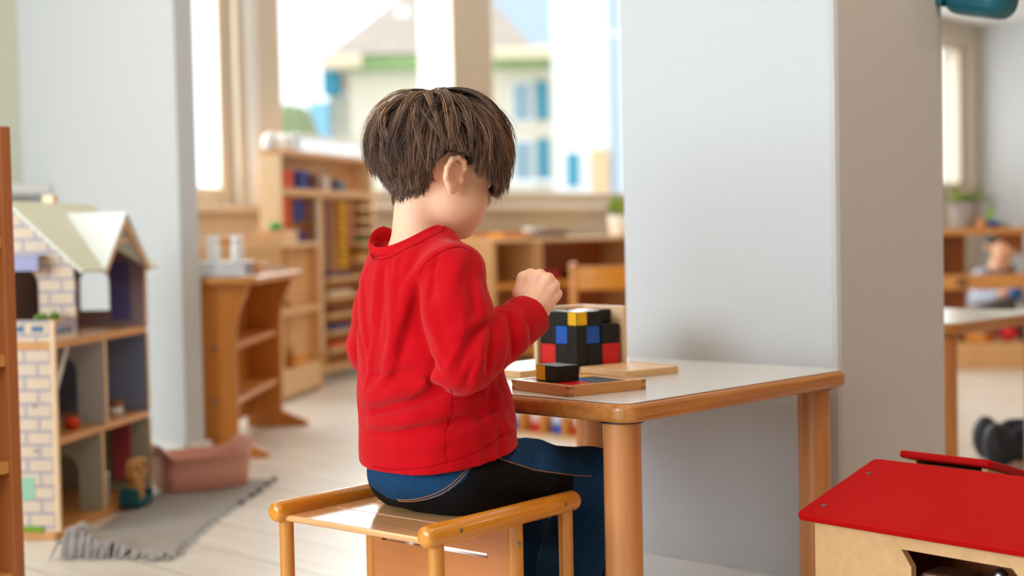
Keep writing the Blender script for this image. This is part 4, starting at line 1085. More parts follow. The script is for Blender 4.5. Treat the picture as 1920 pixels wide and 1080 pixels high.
# ------------------------------------------------------------------ the child at the table (local axes: x forward, y to its left)
PB = np.array([1.42, 1.52])
def nrm(a): a = np.array(a, float); return a/np.linalg.norm(a)
psi, th = math.radians(-15), math.radians(13)
F0 = np.array([math.cos(psi), math.sin(psi), 0]); hR = np.array([math.sin(psi), -math.cos(psi), 0]); ez = np.array([0, 0, 1.])
hF = math.cos(th)*F0 - math.sin(th)*ez; hW = math.sin(th)*F0 + math.cos(th)*ez
HB = np.array([hF, hR, hW]); HC = np.array([.017, 0, .807])
def hp(f, r, w): return HC + f*hF + r*hR + w*hW
def headprims(v):
    v.ell(hp(-.004, 0, .036), (.083, .070, .077), HB, .012)
    v.ell(hp(.031, 0, -.002), (.046, .058, .070), HB, .02)
    for s in (-1, 1):
        v.ell(hp(.038, s*.030, -.032), (.033, .029, .031), HB, .02)
        v.ell(hp(.018, s*.039, -.040), (.035, .024, .030), HB, .02)
    v.ell(hp(.040, 0, -.054), (.033, .038, .025), HB, .02)
    v.ell(hp(.058, 0, -.067), (.015, .017, .012), HB, .014)
    v.cap(hp(-.022, 0, -.020), (-.026, 0, .668), .0345, .041, .02)
    return v
V0 = headprims(Vol((-.17, -.15, .62), (.16, .15, .95), .004))      # head alone, for the hair
Bv = Vol((-.17, -.23, -.005), (.36, .23, .94), .0025)
headprims(Bv)
for s in (-1, 1):                                                   # eyes, nose, mouth
    Bv.ell(hp(.075, s*.028, .010), (.010, .015, .010), HB, .010, sub=True)
    Bv.ell(hp(.065, s*.028, .009), (.0125, .0135, .0115), HB, .002)
    Bv.cap(hp(.075, s*.016, .0265), hp(.067, s*.043, .027), .0055, .004, .01)
    Bv.ell(hp(.084, s*.009, -.020), (.008, .0065, .006), HB, .006)
Bv.chain([hp(.074, 0, .014), hp(.085, 0, -.006), hp(.0905, 0, -.016)], [.0065, .0075, .0085], .009)
Bv.cap(hp(.077, -.013, -.043), hp(.077, .013, -.043), .0045, .0045, .006)
Bv.cap(hp(.076, -.010, -.053), hp(.076, .010, -.053), .0055, .0055, .006)
Bv.cap(hp(.085, -.016, -.048), hp(.085, .016, -.048), .0022, .0022, .003, sub=True)
for s in (-1, 1):                                                   # ears
    e = lambda f, r, w: hp(-.012 + (f + .012)*1.0, s*(.0715 + (r - .0715)*1.15), -.022 + (w + .022)*.80)
    EB = np.array([nrm(hF*.97 - hR*s*.22), nrm(hR*s*.97 + hF*.22), hW])
    Bv.ell(e(-.011, .0715, .003), (.0175, .0060, .0215), EB, .006)
    Bv.chain([e(.004, .071, .008), e(.006, .0735, .019), e(.000, .077, .029), e(-.011, .080, .032), e(-.022, .081, .026), e(-.027, .081, .010), e(-.025, .079, -.007), e(-.015, .076, -.020)],
             [.0034, .0038, .0040, .0040, .0040, .0038, .0036, .0050], .0035)
    Bv.ell(e(-.008, .073, -.022), (.0085, .0055, .0090), EB, .005)
    Bv.ell(e(-.0070, .0800, .001), (.0085, .0068, .0098), EB, .003, sub=True)
    Bv.ell(e(-.008, .0815, .0225), (.0085, .0040, .0045), EB, .003, sub=True)
    Bv.ell(e(.0045, .072, -.003), (.0042, .0048, .0065), EB, .004)
# trunk, arms, legs
SH_R, EL_R, WR_R = np.array([-.048, -.098, .668]), np.array([-.075, -.145, .548]), np.array([.050, -.150, .605])
SH_L, EL_L, WR_L = np.array([.020, .098, .668]), np.array([.022, .150, .548]), np.array([.098, .050, .630])
Bv.chain([(-.03, 0, .66), (-.02, 0, .58), (.0, 0, .46), (0, 0, .39)], [.046, .058, .062, .066], .03)
Bv.cap(SH_R, SH_L, .040, .040, .03)
Bv.chain([SH_R, EL_R, WR_R], [.031, .025, .020], .015); Bv.chain([SH_L, EL_L, WR_L], [.031, .025, .020], .015)
HIP = {-1: (.0, -.060, .372), 1: (.0, .060, .372)}; KNE = {-1: (.262, -.080, .336), 1: (.262, .072, .336)}; ANK = {-1: (.150, -.085, .075), 1: (.245, .070, .075)}
for s in (-1, 1):
    Bv.chain([HIP[s], KNE[s], ANK[s]], [.052, .036, .027], .02)
    Bv.cap((ANK[s][0] - .01, ANK[s][1], .03), (ANK[s][0] + .10, ANK[s][1], .022), .022, .018, .02)
# hands: seen from behind as loose fists
def fist(v, w, er, eu, ec, sc=1.0):
    P = lambda a, b, c: w + sc*.01*(a*er + b*eu + c*ec)
    v.ell(P(.75, 2.6, -.55), (.025*sc, .024*sc, .0145*sc), np.array([nrm(er*.8 + eu*.6), nrm(-er*.6 + eu*.8), ec]), .012)
    v.cap(w, P(.2, 1.6, -.2), .0195, .0205, .012)
    K = [(.95, 5.40, -.35), (2.12, 4.85, .0), (2.90, 3.95, -.15), (3.30, 2.70, -.65)]
    B0 = [(-.5, 1.4, .25), (.2, 1.2, .45), (.8, .8, .35), (1.4, .4, -.1)]
    Rk = [.0098, .0100, .0096, .0088]
    for k, b, r in zip(K, B0, Rk):
        r *= sc; v.cap(P(*b), P(*k), .0108*sc, r*.99, .0045)
        k = np.array(k); p1 = k + np.array([.42, .25, -1.80]); p2 = p1 + np.array([-1.25, -.95, -.75]); p3 = p2 + np.array([-.75, -.45, .95])
        v.ell(P(*(k + np.array([.12, .12, .05]))), (r*1.06, r*1.06, r*1.0), None, .002)
        v.cap(P(*k), P(*p1), r*.98, r*.88, .0025); v.cap(P(*p1), P(*p2), r*.88, r*.80, .0025); v.cap(P(*p2), P(*p3), r*.80, r*.70, .0025)
    v.chain([P(-.9, 1.2, -.35), P(-1.50, 3.2, -.55), P(-1.02, 5.35, -.75), P(.05, 5.95, -1.75)], [.0125*sc, .0112*sc, .0088*sc, .0076*sc], .0035)
er = np.array([.69, -.724, 0]); eu = np.array([0, 0, 1.]); ec = np.array([-.724, -.69, 0])
fist(Bv, WR_R + er*.004, er, eu, ec, 1.0)
fist(Bv, WR_L, nrm([.75, -.66, 0]), nrm([.12, .1, .98]), nrm([.66, .75, 0]), .92)
vb, fb = Bv.mesh()
org = W(PB[0], PB[1], 0)
kid = mesh_np('person', vb, fb, 'skin', None, True, org, A)
tag(kid, 'child in a red long-sleeved shirt and dark jeans sitting on the cube stool', 'person')
# eyes and lashes
M['eye'] = mat('eye_white', S(235, 232, 228), .15); M['lash'] = mat('dark_lashes', S(24, 16, 12), .6); M['iris'] = mat('brown_iris', S(60, 36, 22), .2)
for s in (-1, 1):
    mb = MB(); ec_ = hp(.0664, s*.028, .0055); mb.ball(ec_, .0110, 16)
    for q_, f_ in enumerate(mb.f):
        c_ = sum((Vector(mb.v[k_]) for k_ in f_), Vector())/len(f_) - Vector(ec_)
        if c_.normalized().dot(Vector(nrm(hF*.8 - hW*.6))) > .86: mb.m[q_] = 1
    mb.build('eye', ['eye', 'iris'], kid)
    ln = MB(); n = 12
    for i in range(n):
        t = -1 + 2*i/(n - 1); p = hp(.0795 - .004*t*t, s*.028 + .0125*t, .0035 + .001*t*t)
        ln.tube([p, p + hF*.004 - hW*.0012, p + hF*.007 - hW*.0012 + hR*.002*t], [.0007, .0005, .0002], 4)
    ln.tube([hp(.0793 - .004*t*t, s*.028 + .0125*t, .0038 + .001*t*t) for t in np.linspace(-1, 1, 9)], .0009, 6)
    ln.build('eyelashes', 'lash', kid)
    mb = MB().tube([hp(.0825 - .006*t*t, s*.029 + .014*t, .029 + .002*(1 - t*t)) for t in np.linspace(-1, 1, 9)], [.0008, .0016, .002, .002, .002, .0018, .0015, .001, .0006], 6, ov=1.4); mb.build('eyebrow', 'lash', kid)
MB().tube([hp(.0812, x, -.0432 - .0006*math.cos(x*180)) for x in np.linspace(-.013, .013, 9)], [.001, .002, .0028, .003, .0026, .003, .0028, .002, .001], 8, ov=.9).tube(
    [hp(.0815, x, -.0525) for x in np.linspace(-.011, .011, 9)], [.001, .0022, .003, .0034, .0036, .0034, .003, .0022, .001], 8, ov=.9).build('lips', 'lip', kid)

# rays from the photograph's viewpoint, in the child's axes, to lay seams and folds on the cloth
CAML = np.array([-PB[0], -PB[1], CAMH])
def hits(vol, pix):
    out = []
    for x, y in pix:
        d = CM.T @ np.array([(x - 960)/FPX, (y - 540)/FPX, 1]); d = np.array([d @ U, d @ V, d[2]])
        t = np.arange(1.55, 2.6, .003); P = CAML + d*t[:, None]
        hi_ = vol.lo + np.array(vol.n)*vol.h - vol.h*2
        ok = ((P > vol.lo + vol.h) & (P < hi_)).all(1); s = np.where(ok, vol.sample(P), 1)
        k = np.argmax(s < 0)
        if s[k] < 0: out.append(P[k])
    return np.array(out)
def smooth_line(P, n=24):
    P = np.array(P, float); k = len(P)
    for _ in range(3):
        Q = [P[0]]
        for a, b in zip(P, P[1:]): Q += [a*.75 + b*.25, a*.25 + b*.75]
        P = np.array(Q + [P[-1]])
    d = np.r_[0, np.cumsum(np.linalg.norm(np.diff(P, axis=0), axis=1))]; t = np.linspace(0, d[-1], n)
    return np.stack([np.interp(t, d, P[:, i]) for i in range(3)], 1)

# ---- shirt
Sv = Vol((-.20, -.225, .345), (.19, .225, .765), .0023)
ZK = [.34, .40, .45, .50, .56, .62, .66, .70, .73, .76]
AX_ = [.010, .010, .008, .002, -.008, -.018, -.024, -.028, -.024, -.02]
AA_ = [.102, .103, .104, .100, .092, .084, .076, .060, .042, .020]
BB_ = [.120, .121, .123, .117, .112, .108, .100, .080, .060, .042]
YW_ = [0, -2, -4, -7, -11, -15, -18, -18, -16, -15]
def torso(X, Y, Z):
    g = lambda T: np.interp(Z.ravel(), ZK, T).reshape(Z.shape).astype(np.float32)
    a, b, cx, yw = g(AA_), g(BB_), g(AX_), np.radians(g(YW_))
    dx, dy = X - cx, Y; x = dx*np.cos(yw) + dy*np.sin(yw); y = -dx*np.sin(yw) + dy*np.cos(yw)
    q = (np.abs(x/a)**2.3 + np.abs(y/b)**2.3)**(1/2.3)
    return np.maximum((q - 1)*np.minimum(a, b)*.92, Z - .745)
G = Sv.full(); Sv.D = torso(*np.broadcast_arrays(*G)).astype(np.float32)
for sh, sy in ((SH_R, -1), (SH_L, 1)): Sv.cap((-.022, sy*.040, .700), sh + np.array([0, 0, -.004]), .031, .043, .022)
Sv.chain([SH_R, EL_R*.5 + SH_R*.5, EL_R], [.0455, .0475, .0435], .012)
Sv.chain([EL_R, EL_R*.45 + WR_R*.55, WR_R + (WR_R - EL_R)*.06], [.0435, .0370, .0315], .008)
Sv.chain([SH_L, EL_L*.5 + SH_L*.5, EL_L], [.0455, .047, .042], .012)
Sv.chain([EL_L, EL_L*.45 + WR_L*.55, WR_L + (WR_L - EL_L)*.02], [.0425, .036, .030], .008)
# waist roll where the cloth bunches
Sd0 = Sv.D.copy()
def fold(vol, pix, amp, wid, base=None, pts=None):
    P = hits(vol, pix) if pts is None else np.array(pts)
    if len(P) < 2: return
    L_ = smooth_line(P, 30)
    for i in range(len(L_) - 1):
        pass
    lo, hi = L_.min(0) - wid*2.6, L_.max(0) + wid*2.6
    q, G = vol.sl(lo, hi)
    if q is None: return
    dm = None
    for i, p in enumerate(L_):
        tp = math.sin(PI*min(1, max(0, (i + .8)/(len(L_) + .6))))**.5
        d2 = ((G[0] - p[0])**2 + (G[1] - p[1])**2 + (G[2] - p[2])**2)/(wid*wid); e = tp*(np.exp(-d2) if amp > 0 else np.exp(-1.5*np.sqrt(d2)))
        dm = e if dm is None else np.maximum(dm, e)
    vol.D[q] -= amp*dm
FOLDS = [
    # back
    ([(845, 462), (800, 492), (768, 530), (757, 590), (742, 640), (722, 690)], .0045, .012),
    ([(783, 535), (778, 590), (795, 650), (825, 702)], -.0065, .010),
    ([(775, 560), (762, 620), (748, 672)], -.0045, .011),
    ([(742, 490), (738, 560), (737, 620), (728, 690)], .0030, .010),
    ([(722, 500), (716, 570), (708, 640)], -.0022, .012),
    ([(690, 500), (680, 560), (684, 620), (692, 680)], .0030, .010),
    ([(668, 560), (674, 620), (690, 690)], -.0028, .010),
    ([(830, 705), (790, 722), (745, 735), (705, 748), (680, 745)], .0050, .011),
    ([(835, 735), (790, 752), (745, 765), (700, 772)], -.0055, .009),
    ([(900, 738), (850, 755), (790, 776), (730, 790), (690, 792)], .0048, .011),
    ([(930, 750), (880, 780), (820, 800), (760, 808), (700, 815)], -.0040, .010),
    ([(945, 775), (900, 802), (840, 822), (770, 835)], .0032, .011),
    ([(690, 700), (740, 705), (790, 690), (815, 676)], -.0035, .011),
    ([(860, 742), (900, 735), (935, 720)], -.0035, .009),
    ([(930, 785), (950, 800), (962, 806)], .0040, .008),
    ([(745, 650), (720, 720), (690, 742)], .0032, .010),
    # right sleeve
    ([(905, 485), (896, 530), (903, 575), (912, 600)], .0034, .008),
    ([(888, 480), (880, 540), (890, 600)], -.0026, .010),
    ([(915, 603), (893, 622), (874, 650), (862, 690)], -.0065, .008),
    ([(918, 612), (905, 645), (893, 690), (885, 720)], .0042, .008),
    ([(905, 600), (875, 612), (845, 640)], .0032, .010),
    ([(922, 608), (918, 650), (912, 700)], -.0048, .008),
    ([(940, 596), (942, 640), (935, 690)], .0036, .009),
    ([(955, 590), (962, 630), (958, 672)], -.0034, .008),
    ([(968, 590), (982, 620), (984, 655)], .0026, .008),
    ([(795, 545), (805, 600), (825, 660)], .0035, .014),
    ([(850, 500), (840, 560), (845, 620)], .0018, .016),
    ([(825, 470), (812, 520), (806, 570)], -.0022, .010),
    ([(770, 480), (755, 520)], .0018, .010),
]
FINE = [
    ([(740, 470), (732, 520), (735, 560)], -.0016, .006), ([(758, 600), (742, 660), (715, 715)], -.0026, .006), ([(700, 640), (694, 690), (684, 735)], .0024, .006),
    ([(842, 712), (800, 740), (760, 752), (712, 760)], -.0034, .006), ([(912, 728), (862, 764), (800, 786), (742, 796)], .0030, .006), ([(946, 760), (900, 790), (850, 808)], -.0030, .006),
    ([(700, 828), (760, 842), (830, 836)], .0016, .006), ([(860, 775), (905, 760), (940, 742)], .0026, .006),
    ([(866, 640), (848, 672), (838, 705)], .0026, .006), ([(900, 655), (888, 690), (872, 718)], -.0030, .006), ([(930, 612), (926, 660), (915, 700)], .0030, .006), ([(950, 592), (952, 640), (945, 685)], -.0026, .005),
    ([(976, 588), (972, 620), (968, 655)], .0022, .005), ([(990, 600), (994, 625), (992, 645)], -.0020, .005), ([(912, 520), (906, 560), (914, 596)], -.0030, .005), ([(880, 520), (870, 580), (872, 625)], .0020, .007),
    ([(800, 610), (815, 650), (835, 690)], -.0022, .006), ([(820, 500), (800, 545), (800, 590)], .0020, .007), ([(865, 480), (858, 520)], .0016, .006), ([(715, 480), (704, 540), (700, 600)], .0018, .006)]
for pix, am, wd_ in FOLDS: fold(Sv, pix, am*(2.2 if am > 0 else 3.0), wd_*.80)
for pix, am, wd_ in FINE: fold(Sv, pix, am*1.6, wd_)
# loose random drape
def drape(X, Y, Z): return .0011*np.sin(38*Z + 22*Y + 9*np.sin(30*X))*np.sin(31*Y + 17*X + 2) + .0008*np.sin(75*Z - 40*X + 33*Y)
G = Sv.full(); Sv.D += drape(*G).astype(np.float32)
# hem, cuffs and neckline cut cleanly
Xg, Yg, Zg = G
Sv.D = np.maximum(Sv.D, (.401 + .17*Xg + .10*np.minimum(0, Yg)*0 - Zg)*.98)
for wr, el, ex in ((WR_R, EL_R, .007), (WR_L, EL_L, .0)):
    d = nrm(wr - el); p0 = wr + d*ex
    pl = (Xg - p0[0])*d[0] + (Yg - p0[1])*d[1] + (Zg - p0[2])*d[2]
    near = (Xg - wr[0])**2 + (Yg - wr[1])**2 + (Zg - wr[2])**2 < .07**2
    Sv.D = np.where(near & (pl > -.05), np.maximum(Sv.D, pl), Sv.D)
NC = np.array([-.036, 0., .722])
RX, RY = .0575, .0580
def zband(bx): return .734 - .030*np.maximum(0, -bx)**1.4 - .030*np.maximum(0, bx)**1.3
bx_ = (Xg - NC[0])/RX; by_ = (Yg - NC[1])/RY; rr_ = np.sqrt(bx_**2 + by_**2)
zb = zband(np.clip(bx_/np.maximum(rr_, .3), -1, 1))
Sv.D = np.maximum(Sv.D, (Zg - zb - .001 - np.maximum(0, rr_ - 1.0)*.03 - np.maximum(0, rr_ - 1.5)*.2)*.8)
cyl_ = (rr_ - .95)*.055
Sv.D = np.maximum(Sv.D, -np.maximum(cyl_, zb - .020 - Zg))
# seams as fine grooves
def groove(pix, amp=.0016, wid=.0022):
    fold(Sv, pix, -amp, wid)
SEAMS = [[(787, 512), (800, 492), (822, 476), (848, 466), (866, 464), (885, 474)], [(846, 728), (850, 758), (838, 800), (832, 840), (838, 870)], [(862, 463), (856, 452), (835, 432)]]
for s_ in SEAMS: groove(s_, .0024, .0030)
vsh, fsh = Sv.mesh()
M['shirt'] = mat('red_cotton', S(192, 2, 16), .9, spec=.10, bump=.25, bscale=420, var=.10, vscale=30, sheen=.10)
M['seam'] = mat('dark_red_seam', S(150, 2, 12), .9, spec=.1)
M['rib'] = mat('red_rib_knit', S(208, 8, 22), .85, spec=.18, bump=.5, bscale=900)
sh = mesh_np('shirt', vsh, fsh, 'shirt', kid)
for s_ in SEAMS[:2]:
    P = hits(Sv, s_)
    if len(P) > 1:
        P = Sv.project(smooth_line(P, 30), .0002); MB().tube(P, .0005, 5).build('seam', 'seam', sh)
# neckband
cb = [(NC[0] + RX*math.cos(q), NC[1] + RY*math.sin(q), float(zband(math.cos(q))) - .004) for q in np.linspace(0, 2*PI, 48, endpoint=False)]
MB().tube(cb, .0028, 10, closed=True, ov=2.4, upv=(0, 0, 1)).build('neckband', 'rib', sh)
MB().tube(Sv.project([(NC[0] + (p[0] - NC[0])*1.12, p[1]*1.12, p[2] - .010) for p in cb], .0002), .0006, 6, closed=True).build('neck_stitching', 'seam', sh)
# cuffs
for wr, el, ex, r in ((WR_R, EL_R, .003, .0288), (WR_L, EL_L, -.005, .0282)):
    d = nrm(wr - el); a1 = nrm(np.cross(d, [0, 0, 1])); a2 = np.cross(a1, d)
    MB().tube([wr + d*ex + r*(math.cos(q)*a1 + math.sin(q)*a2) for q in np.linspace(0, 2*PI, 40, endpoint=False)], .0024, 8, closed=True, ov=1, upv=tuple(d)).build('cuff', 'rib', sh)
hm = hits(Sv, [(698, 874), (740, 881), (790, 877), (830, 868), (870, 855), (910, 837), (950, 811)])
if len(hm) > 3: MB().tube(Sv.project(smooth_line(hm, 50), .0001), .0005, 5).build('hem_stitching', 'seam', sh)

# ---- jeans
Jv = Vol((-.14, -.17, .02), (.345, .17, .48), .0028)
Jv.ell((-.002, 0, .374), (.082, .098, .056), None, .02)
Jv.chain([(-.005, 0, .40), (.0, 0, .45)], [.070, .070], .03)
for s in (-1, 1):
    h_, k_, a_2 = np.array(HIP[s]), np.array(KNE[s]), np.array(ANK[s])
    Jv.chain([h_, h_*.5 + k_*.5 + np.array([0, 0, .002]), k_], [.058, .053, .0455], .02)
    Jv.chain([k_, k_*.55 + a_2*.45, a_2], [.0475, .050, .045], .018)
for pix, am, wd_ in (([(1000, 826), (1004, 850), (1000, 880)], -.004, .008), ([(1015, 826), (1025, 860), (1020, 890)], .003, .009), ([(985, 822), (978, 845), (982, 870)], .003, .008), ([(1085, 905), (1110, 900), (1126, 905)], -.005, .008), ([(1080, 935), (1105, 925), (1126, 930)], .004, .008),
                     ([(960, 890), (940, 925)], .0025, .008), ([(1000, 900), (985, 930)], -.0025, .008), ([(1040, 905), (1030, 930)], .0025, .008), ([(1085, 960), (1110, 950), (1126, 955)], -.004, .007), ([(1040, 1000), (1055, 1040), (1060, 1080)], .004, .01), ([(1010, 990), (1020, 1040), (1015, 1080)], -.004, .01)):
    fold(Jv, pix, am, wd_)
G = Jv.full()
Jv.D += (.0009*np.sin(60*G[0] + 40*G[2])*np.sin(50*G[1] + 30*G[2])).astype(np.float32)
Jv.D = np.maximum(Jv.D, .3225 - G[2] - 10*((G[0] > .165) + 0*G[1]))   # flattened on the seat
for s in (-1, 1): Jv.D = np.maximum(Jv.D, .055 - G[2])
yoke = [(748, 938), (790, 937), (830, 925), (862, 902), (888, 868), (903, 848)]
thig = [(905, 848), (935, 860), (970, 872), (1010, 884), (1060, 890), (1110, 893)]
py, pt_ = hits(Jv, yoke), hits(Jv, thig)
vj, fj = Jv.mesh()
cen = vj[fj].mean(1)
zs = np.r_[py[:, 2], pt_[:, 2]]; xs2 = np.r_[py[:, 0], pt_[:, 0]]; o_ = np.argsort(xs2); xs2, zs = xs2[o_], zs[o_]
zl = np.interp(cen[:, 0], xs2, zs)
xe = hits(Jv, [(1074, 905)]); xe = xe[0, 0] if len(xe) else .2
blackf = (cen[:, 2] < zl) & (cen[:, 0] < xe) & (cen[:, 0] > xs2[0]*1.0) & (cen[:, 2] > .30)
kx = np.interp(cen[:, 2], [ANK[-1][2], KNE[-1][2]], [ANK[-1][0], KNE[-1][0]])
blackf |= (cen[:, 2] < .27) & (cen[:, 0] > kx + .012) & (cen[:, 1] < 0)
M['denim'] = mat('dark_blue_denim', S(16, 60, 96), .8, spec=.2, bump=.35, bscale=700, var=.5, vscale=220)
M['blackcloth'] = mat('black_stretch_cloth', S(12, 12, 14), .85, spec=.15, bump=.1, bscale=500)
M['stitch'] = mat('orange_stitching', S(196, 128, 64), .8)
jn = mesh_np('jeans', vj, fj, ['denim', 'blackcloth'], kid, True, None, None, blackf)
for P, off in ((py, 0), (py + np.array([0, 0, .0045]), 0), (pt_, 0)):
    L_ = Jv.project(smooth_line(P, 90), .0004)
    mb = MB()
    for i in range(0, 88, 2): mb.tube([L_[i], L_[i + 1] + (L_[i + 1] - L_[i])*.45], .00065, 5)
    mb.build('stitching', 'stitch', jn)
# shoes
M['shoe'] = mat('dark_navy_shoe', S(30, 34, 44), .6); M['sole'] = mat('grey_shoe_sole', S(120, 118, 114), .7)
for s in (-1, 1):
    a_2 = ANK[s]; v = Vol((a_2[0] - .06, a_2[1] - .05, 0), (a_2[0] + .16, a_2[1] + .05, .12), .003)
    v.cap((a_2[0] - .01, a_2[1], .040), (a_2[0] + .10, a_2[1], .030), .032, .029, .02); v.cap((a_2[0], a_2[1], .05), (a_2[0], a_2[1], .085), .034, .034, .02)
    G = v.full(); v.D = np.maximum(v.D, .006 - G[2])
    so = mesh_np('shoe', *v.mesh(), 'shoe', kid)
    slab(MB(), [(a_2[0] + .045 + .078*math.cos(q), a_2[1] + .034*math.sin(q)) for q in np.linspace(0, 2*PI, 28, endpoint=False)], 0, .012, .003).build('sole', 'sole', so)

# ---- hair: a close cap plus clumped locks, one mesh
AZ = [0, 35, 55, 70, 80, 92, 104, 118, 135, 155, 180]
WL = [.062, .056, .040, .018, .012, .036, .030, .008, -.012, -.028, -.028]
def azim(P):
    q = P - HC; f, r, w = q @ hF, q @ hR, q @ hW
    return np.degrees(np.abs(np.arctan2(r, f))), w, f, r
cv = Vol((-.16, -.13, .70), (.15, .13, .95), .004)
ii = np.stack(np.meshgrid(*cv.ax, indexing='ij'), -1).reshape(-1, 3)
az, w, _, _ = azim(ii); hd_ = V0.sample(ii)
reg = (np.interp(az, AZ, WL) + .004 - w)
cv.D = np.maximum(hd_ - (.0012 + .005*np.clip(w/.04 + .2, 0, 1)), reg*.8).reshape(cv.n).astype(np.float32)
vc, fc = cv.mesh()
# guides
WHORL = hp(-.030, .006, .112)
NG = 1300
pts = []
while len(pts) < NG:
    d = rng.normal(size=3); d /= np.linalg.norm(d); p = HC + .03*hW + d*.12
    p = p[None]
    p = V0.project(p, .002, 10); az, w, f, r = azim(p)
    if abs(V0.sample(p)[0] - .002) < .003 and w[0] > np.interp(az[0], AZ, WL) + .002: pts.append(p[0])
extra = 0
while extra < 320:                       # denser roots over the nape
    d = rng.normal(size=3); d /= np.linalg.norm(d); p = V0.project((HC + .03*hW + d*.12)[None], .002, 10); az, w, f, r = azim(p)
    if abs(V0.sample(p)[0] - .002) < .003 and az[0] > 105 and w[0] < .035 and w[0] > np.interp(az[0], AZ, WL) + .002: pts.append(p[0]); extra += 1
NG = len(pts)
P = np.array(pts); az0, w0, f0, r0 = azim(P)
nst = 11
top = np.clip((w0 - .035)/.05, 0, 1)
length = .034 + .030*np.clip((w0 + .05)/.09, 0, 1) + .058*top + rng.uniform(-.008, .012, NG)
lift = .002 + .010*np.clip((w0 + .01)/.07, 0, 1) + .015*np.clip((w0 - .07)/.04, 0, 1) - .007*(az0 > 120)*np.clip((.07 - w0)/.05, 0, 1) - .004*(az0 < 60) + rng.uniform(-.002, .005, NG)
# lower limit of each lock
WT = {0: [.002, .004, .012, .010, .012, .030, .028, .010, .0, -.006, -.008], 1: [.006, .006, .008, .0, .0, .030, .026, .0, -.022, -.040, -.036]}
under = (w0 < .045) & (az0 > 100)
wmin0 = np.where(under, np.interp(az0, AZ, WT[1]), np.interp(az0, AZ, WT[0])) + rng.uniform(-.010, .008, NG)
path = [P.copy()]; alive = np.ones(NG)
swirl = rng.normal(0, .26, NG)
for i in range(1, nst):
    p = path[-1]; g = V0.grad(p); d = p - WHORL
    d = d - g*(d*g).sum(1, keepdims=True); d /= np.linalg.norm(d, axis=1, keepdims=True) + 1e-9
    dn = -ez - g*((-ez*g).sum(1, keepdims=True)); dn /= np.linalg.norm(dn, axis=1, keepdims=True) + 1e-9
    wgt = .10 + i/nst*.55
    side = np.cross(g, d)
    t = d*(1 - wgt) + dn*wgt + side*swirl[:, None] + hF*(.25*(az0 < 80))[:, None]
    t /= np.linalg.norm(t, axis=1, keepdims=True) + 1e-9
    az, w, _, _ = azim(p)
    lim = np.where(under, np.interp(az, AZ, WT[1]), np.interp(az, AZ, WT[0])) + (wmin0 - np.where(under, np.interp(az0, AZ, WT[1]), np.interp(az0, AZ, WT[0])))
    alive = alive*(w > lim)
    step = length/(nst - 1)*np.where(alive > 0, 1, .12)
    pn_ = p + t*step[:, None]
    off = lift*math.sin(PI*min(1, .12 + .62*i/nst)) + .004*(i/nst)
    s = V0.sample(pn_); g2 = V0.grad(pn_)
    k = np.where(s < off, 1.0, .35)
    pn_ = pn_ + g2*((off - s)*k)[:, None]
    path.append(pn_)
path = np.stack(path, 1)
okp = (np.linalg.norm(path - HC - .03*hW, axis=2) < .15).all(1); path = path[okp]; NG = len(path); alive = alive[okp]                      # NG x nst x 3
NCH = 13
g0 = V0.grad(path[:, 0])
ch_off = rng.normal(0, .0052, (NG, NCH, 3)); ch_off -= g0[:, None]*(ch_off*g0[:, None]).sum(2, keepdims=True)
tt = np.linspace(0, 1, nst)
clump = 1 - .80*tt**.8*np.ones((NG, NCH, 1))*rng.uniform(.75, 1.12, (NG, NCH, 1))
st_ = path[:, None] + ch_off[:, :, None]*clump[..., None]
fr_ = rng.normal(0, 1, (NG, NCH, 3)); st_ = st_ + fr_[:, :, None]*(.0016*tt**1.5)[None, None, :, None]
cutl = rng.uniform(.70, 1.0, (NG, NCH))
St = st_.reshape(-1, nst, 3); cutl = cutl.ravel()
ti = cutl[:, None]*np.linspace(0, nst - 1.001, nst)[None]
i0 = ti.astype(int); fr2 = ti - i0; ar = np.arange(len(St))[:, None]
St = St[ar, i0]*(1 - fr2[..., None]) + St[ar, np.minimum(i0 + 1, nst - 1)]*fr2[..., None]
# keep the ears clear
qh = St - HC; fE, rE, wE = qh @ hF, np.abs(qh @ hR), qh @ hW
bad = (fE > -.041 + .010*np.clip(-wE/.02, 0, 1)) & (fE < .009) & (rE > .055) & (wE < .0265)
for i in range(1, nst):                  # a lock that reaches the ear ends there
    hit = bad[:, :i + 1].any(1); St[hit, i] = St[hit, i - 1] + (St[hit, i - 1] - St[hit, max(i - 2, 0)])*.02
keep = ~bad[:, 0]; St = St[keep]
# a few stray hairs
sel = rng.choice(len(St), 110, replace=False); fly = St[sel].copy(); gg = V0.grad(fly[:, 0])
fly += (gg*rng.uniform(.006, .022, (110, 1)))[:, None]*(tt**1.6)[None, :, None]; fly += rng.normal(0, .006, (110, 1, 3))*(tt**2)[None, :, None]
St = np.concatenate([St, fly]); NS = len(St)
rad = (.00068*(1 - .8*tt**1.5))[None].repeat(NS, 0); rad[-110:] *= .38
tg = np.gradient(St, axis=1); tg /= np.linalg.norm(tg, axis=2, keepdims=True) + 1e-9
n1 = np.cross(tg, np.array([.3, .5, .8])); n1 /= np.linalg.norm(n1, axis=2, keepdims=True) + 1e-9; n2 = np.cross(tg, n1)
ring = np.stack([St + rad[..., None]*(math.cos(q)*n1 + math.sin(q)*n2) for q in (0, 2*PI/3, 4*PI/3)], 2)   # NS,nst,3,3
vh = ring.reshape(-1, 3); base = (np.arange(NS)*nst*3)[:, None, None]; ri = (np.arange(nst - 1)*3)[None, :, None]; jj = np.arange(3)[None, None]; j2 = (jj + 1) % 3
fh = np.stack([base + ri + jj, base + ri + j2, base + ri + 3 + j2, base + ri + 3 + jj], -1).reshape(-1, 4)
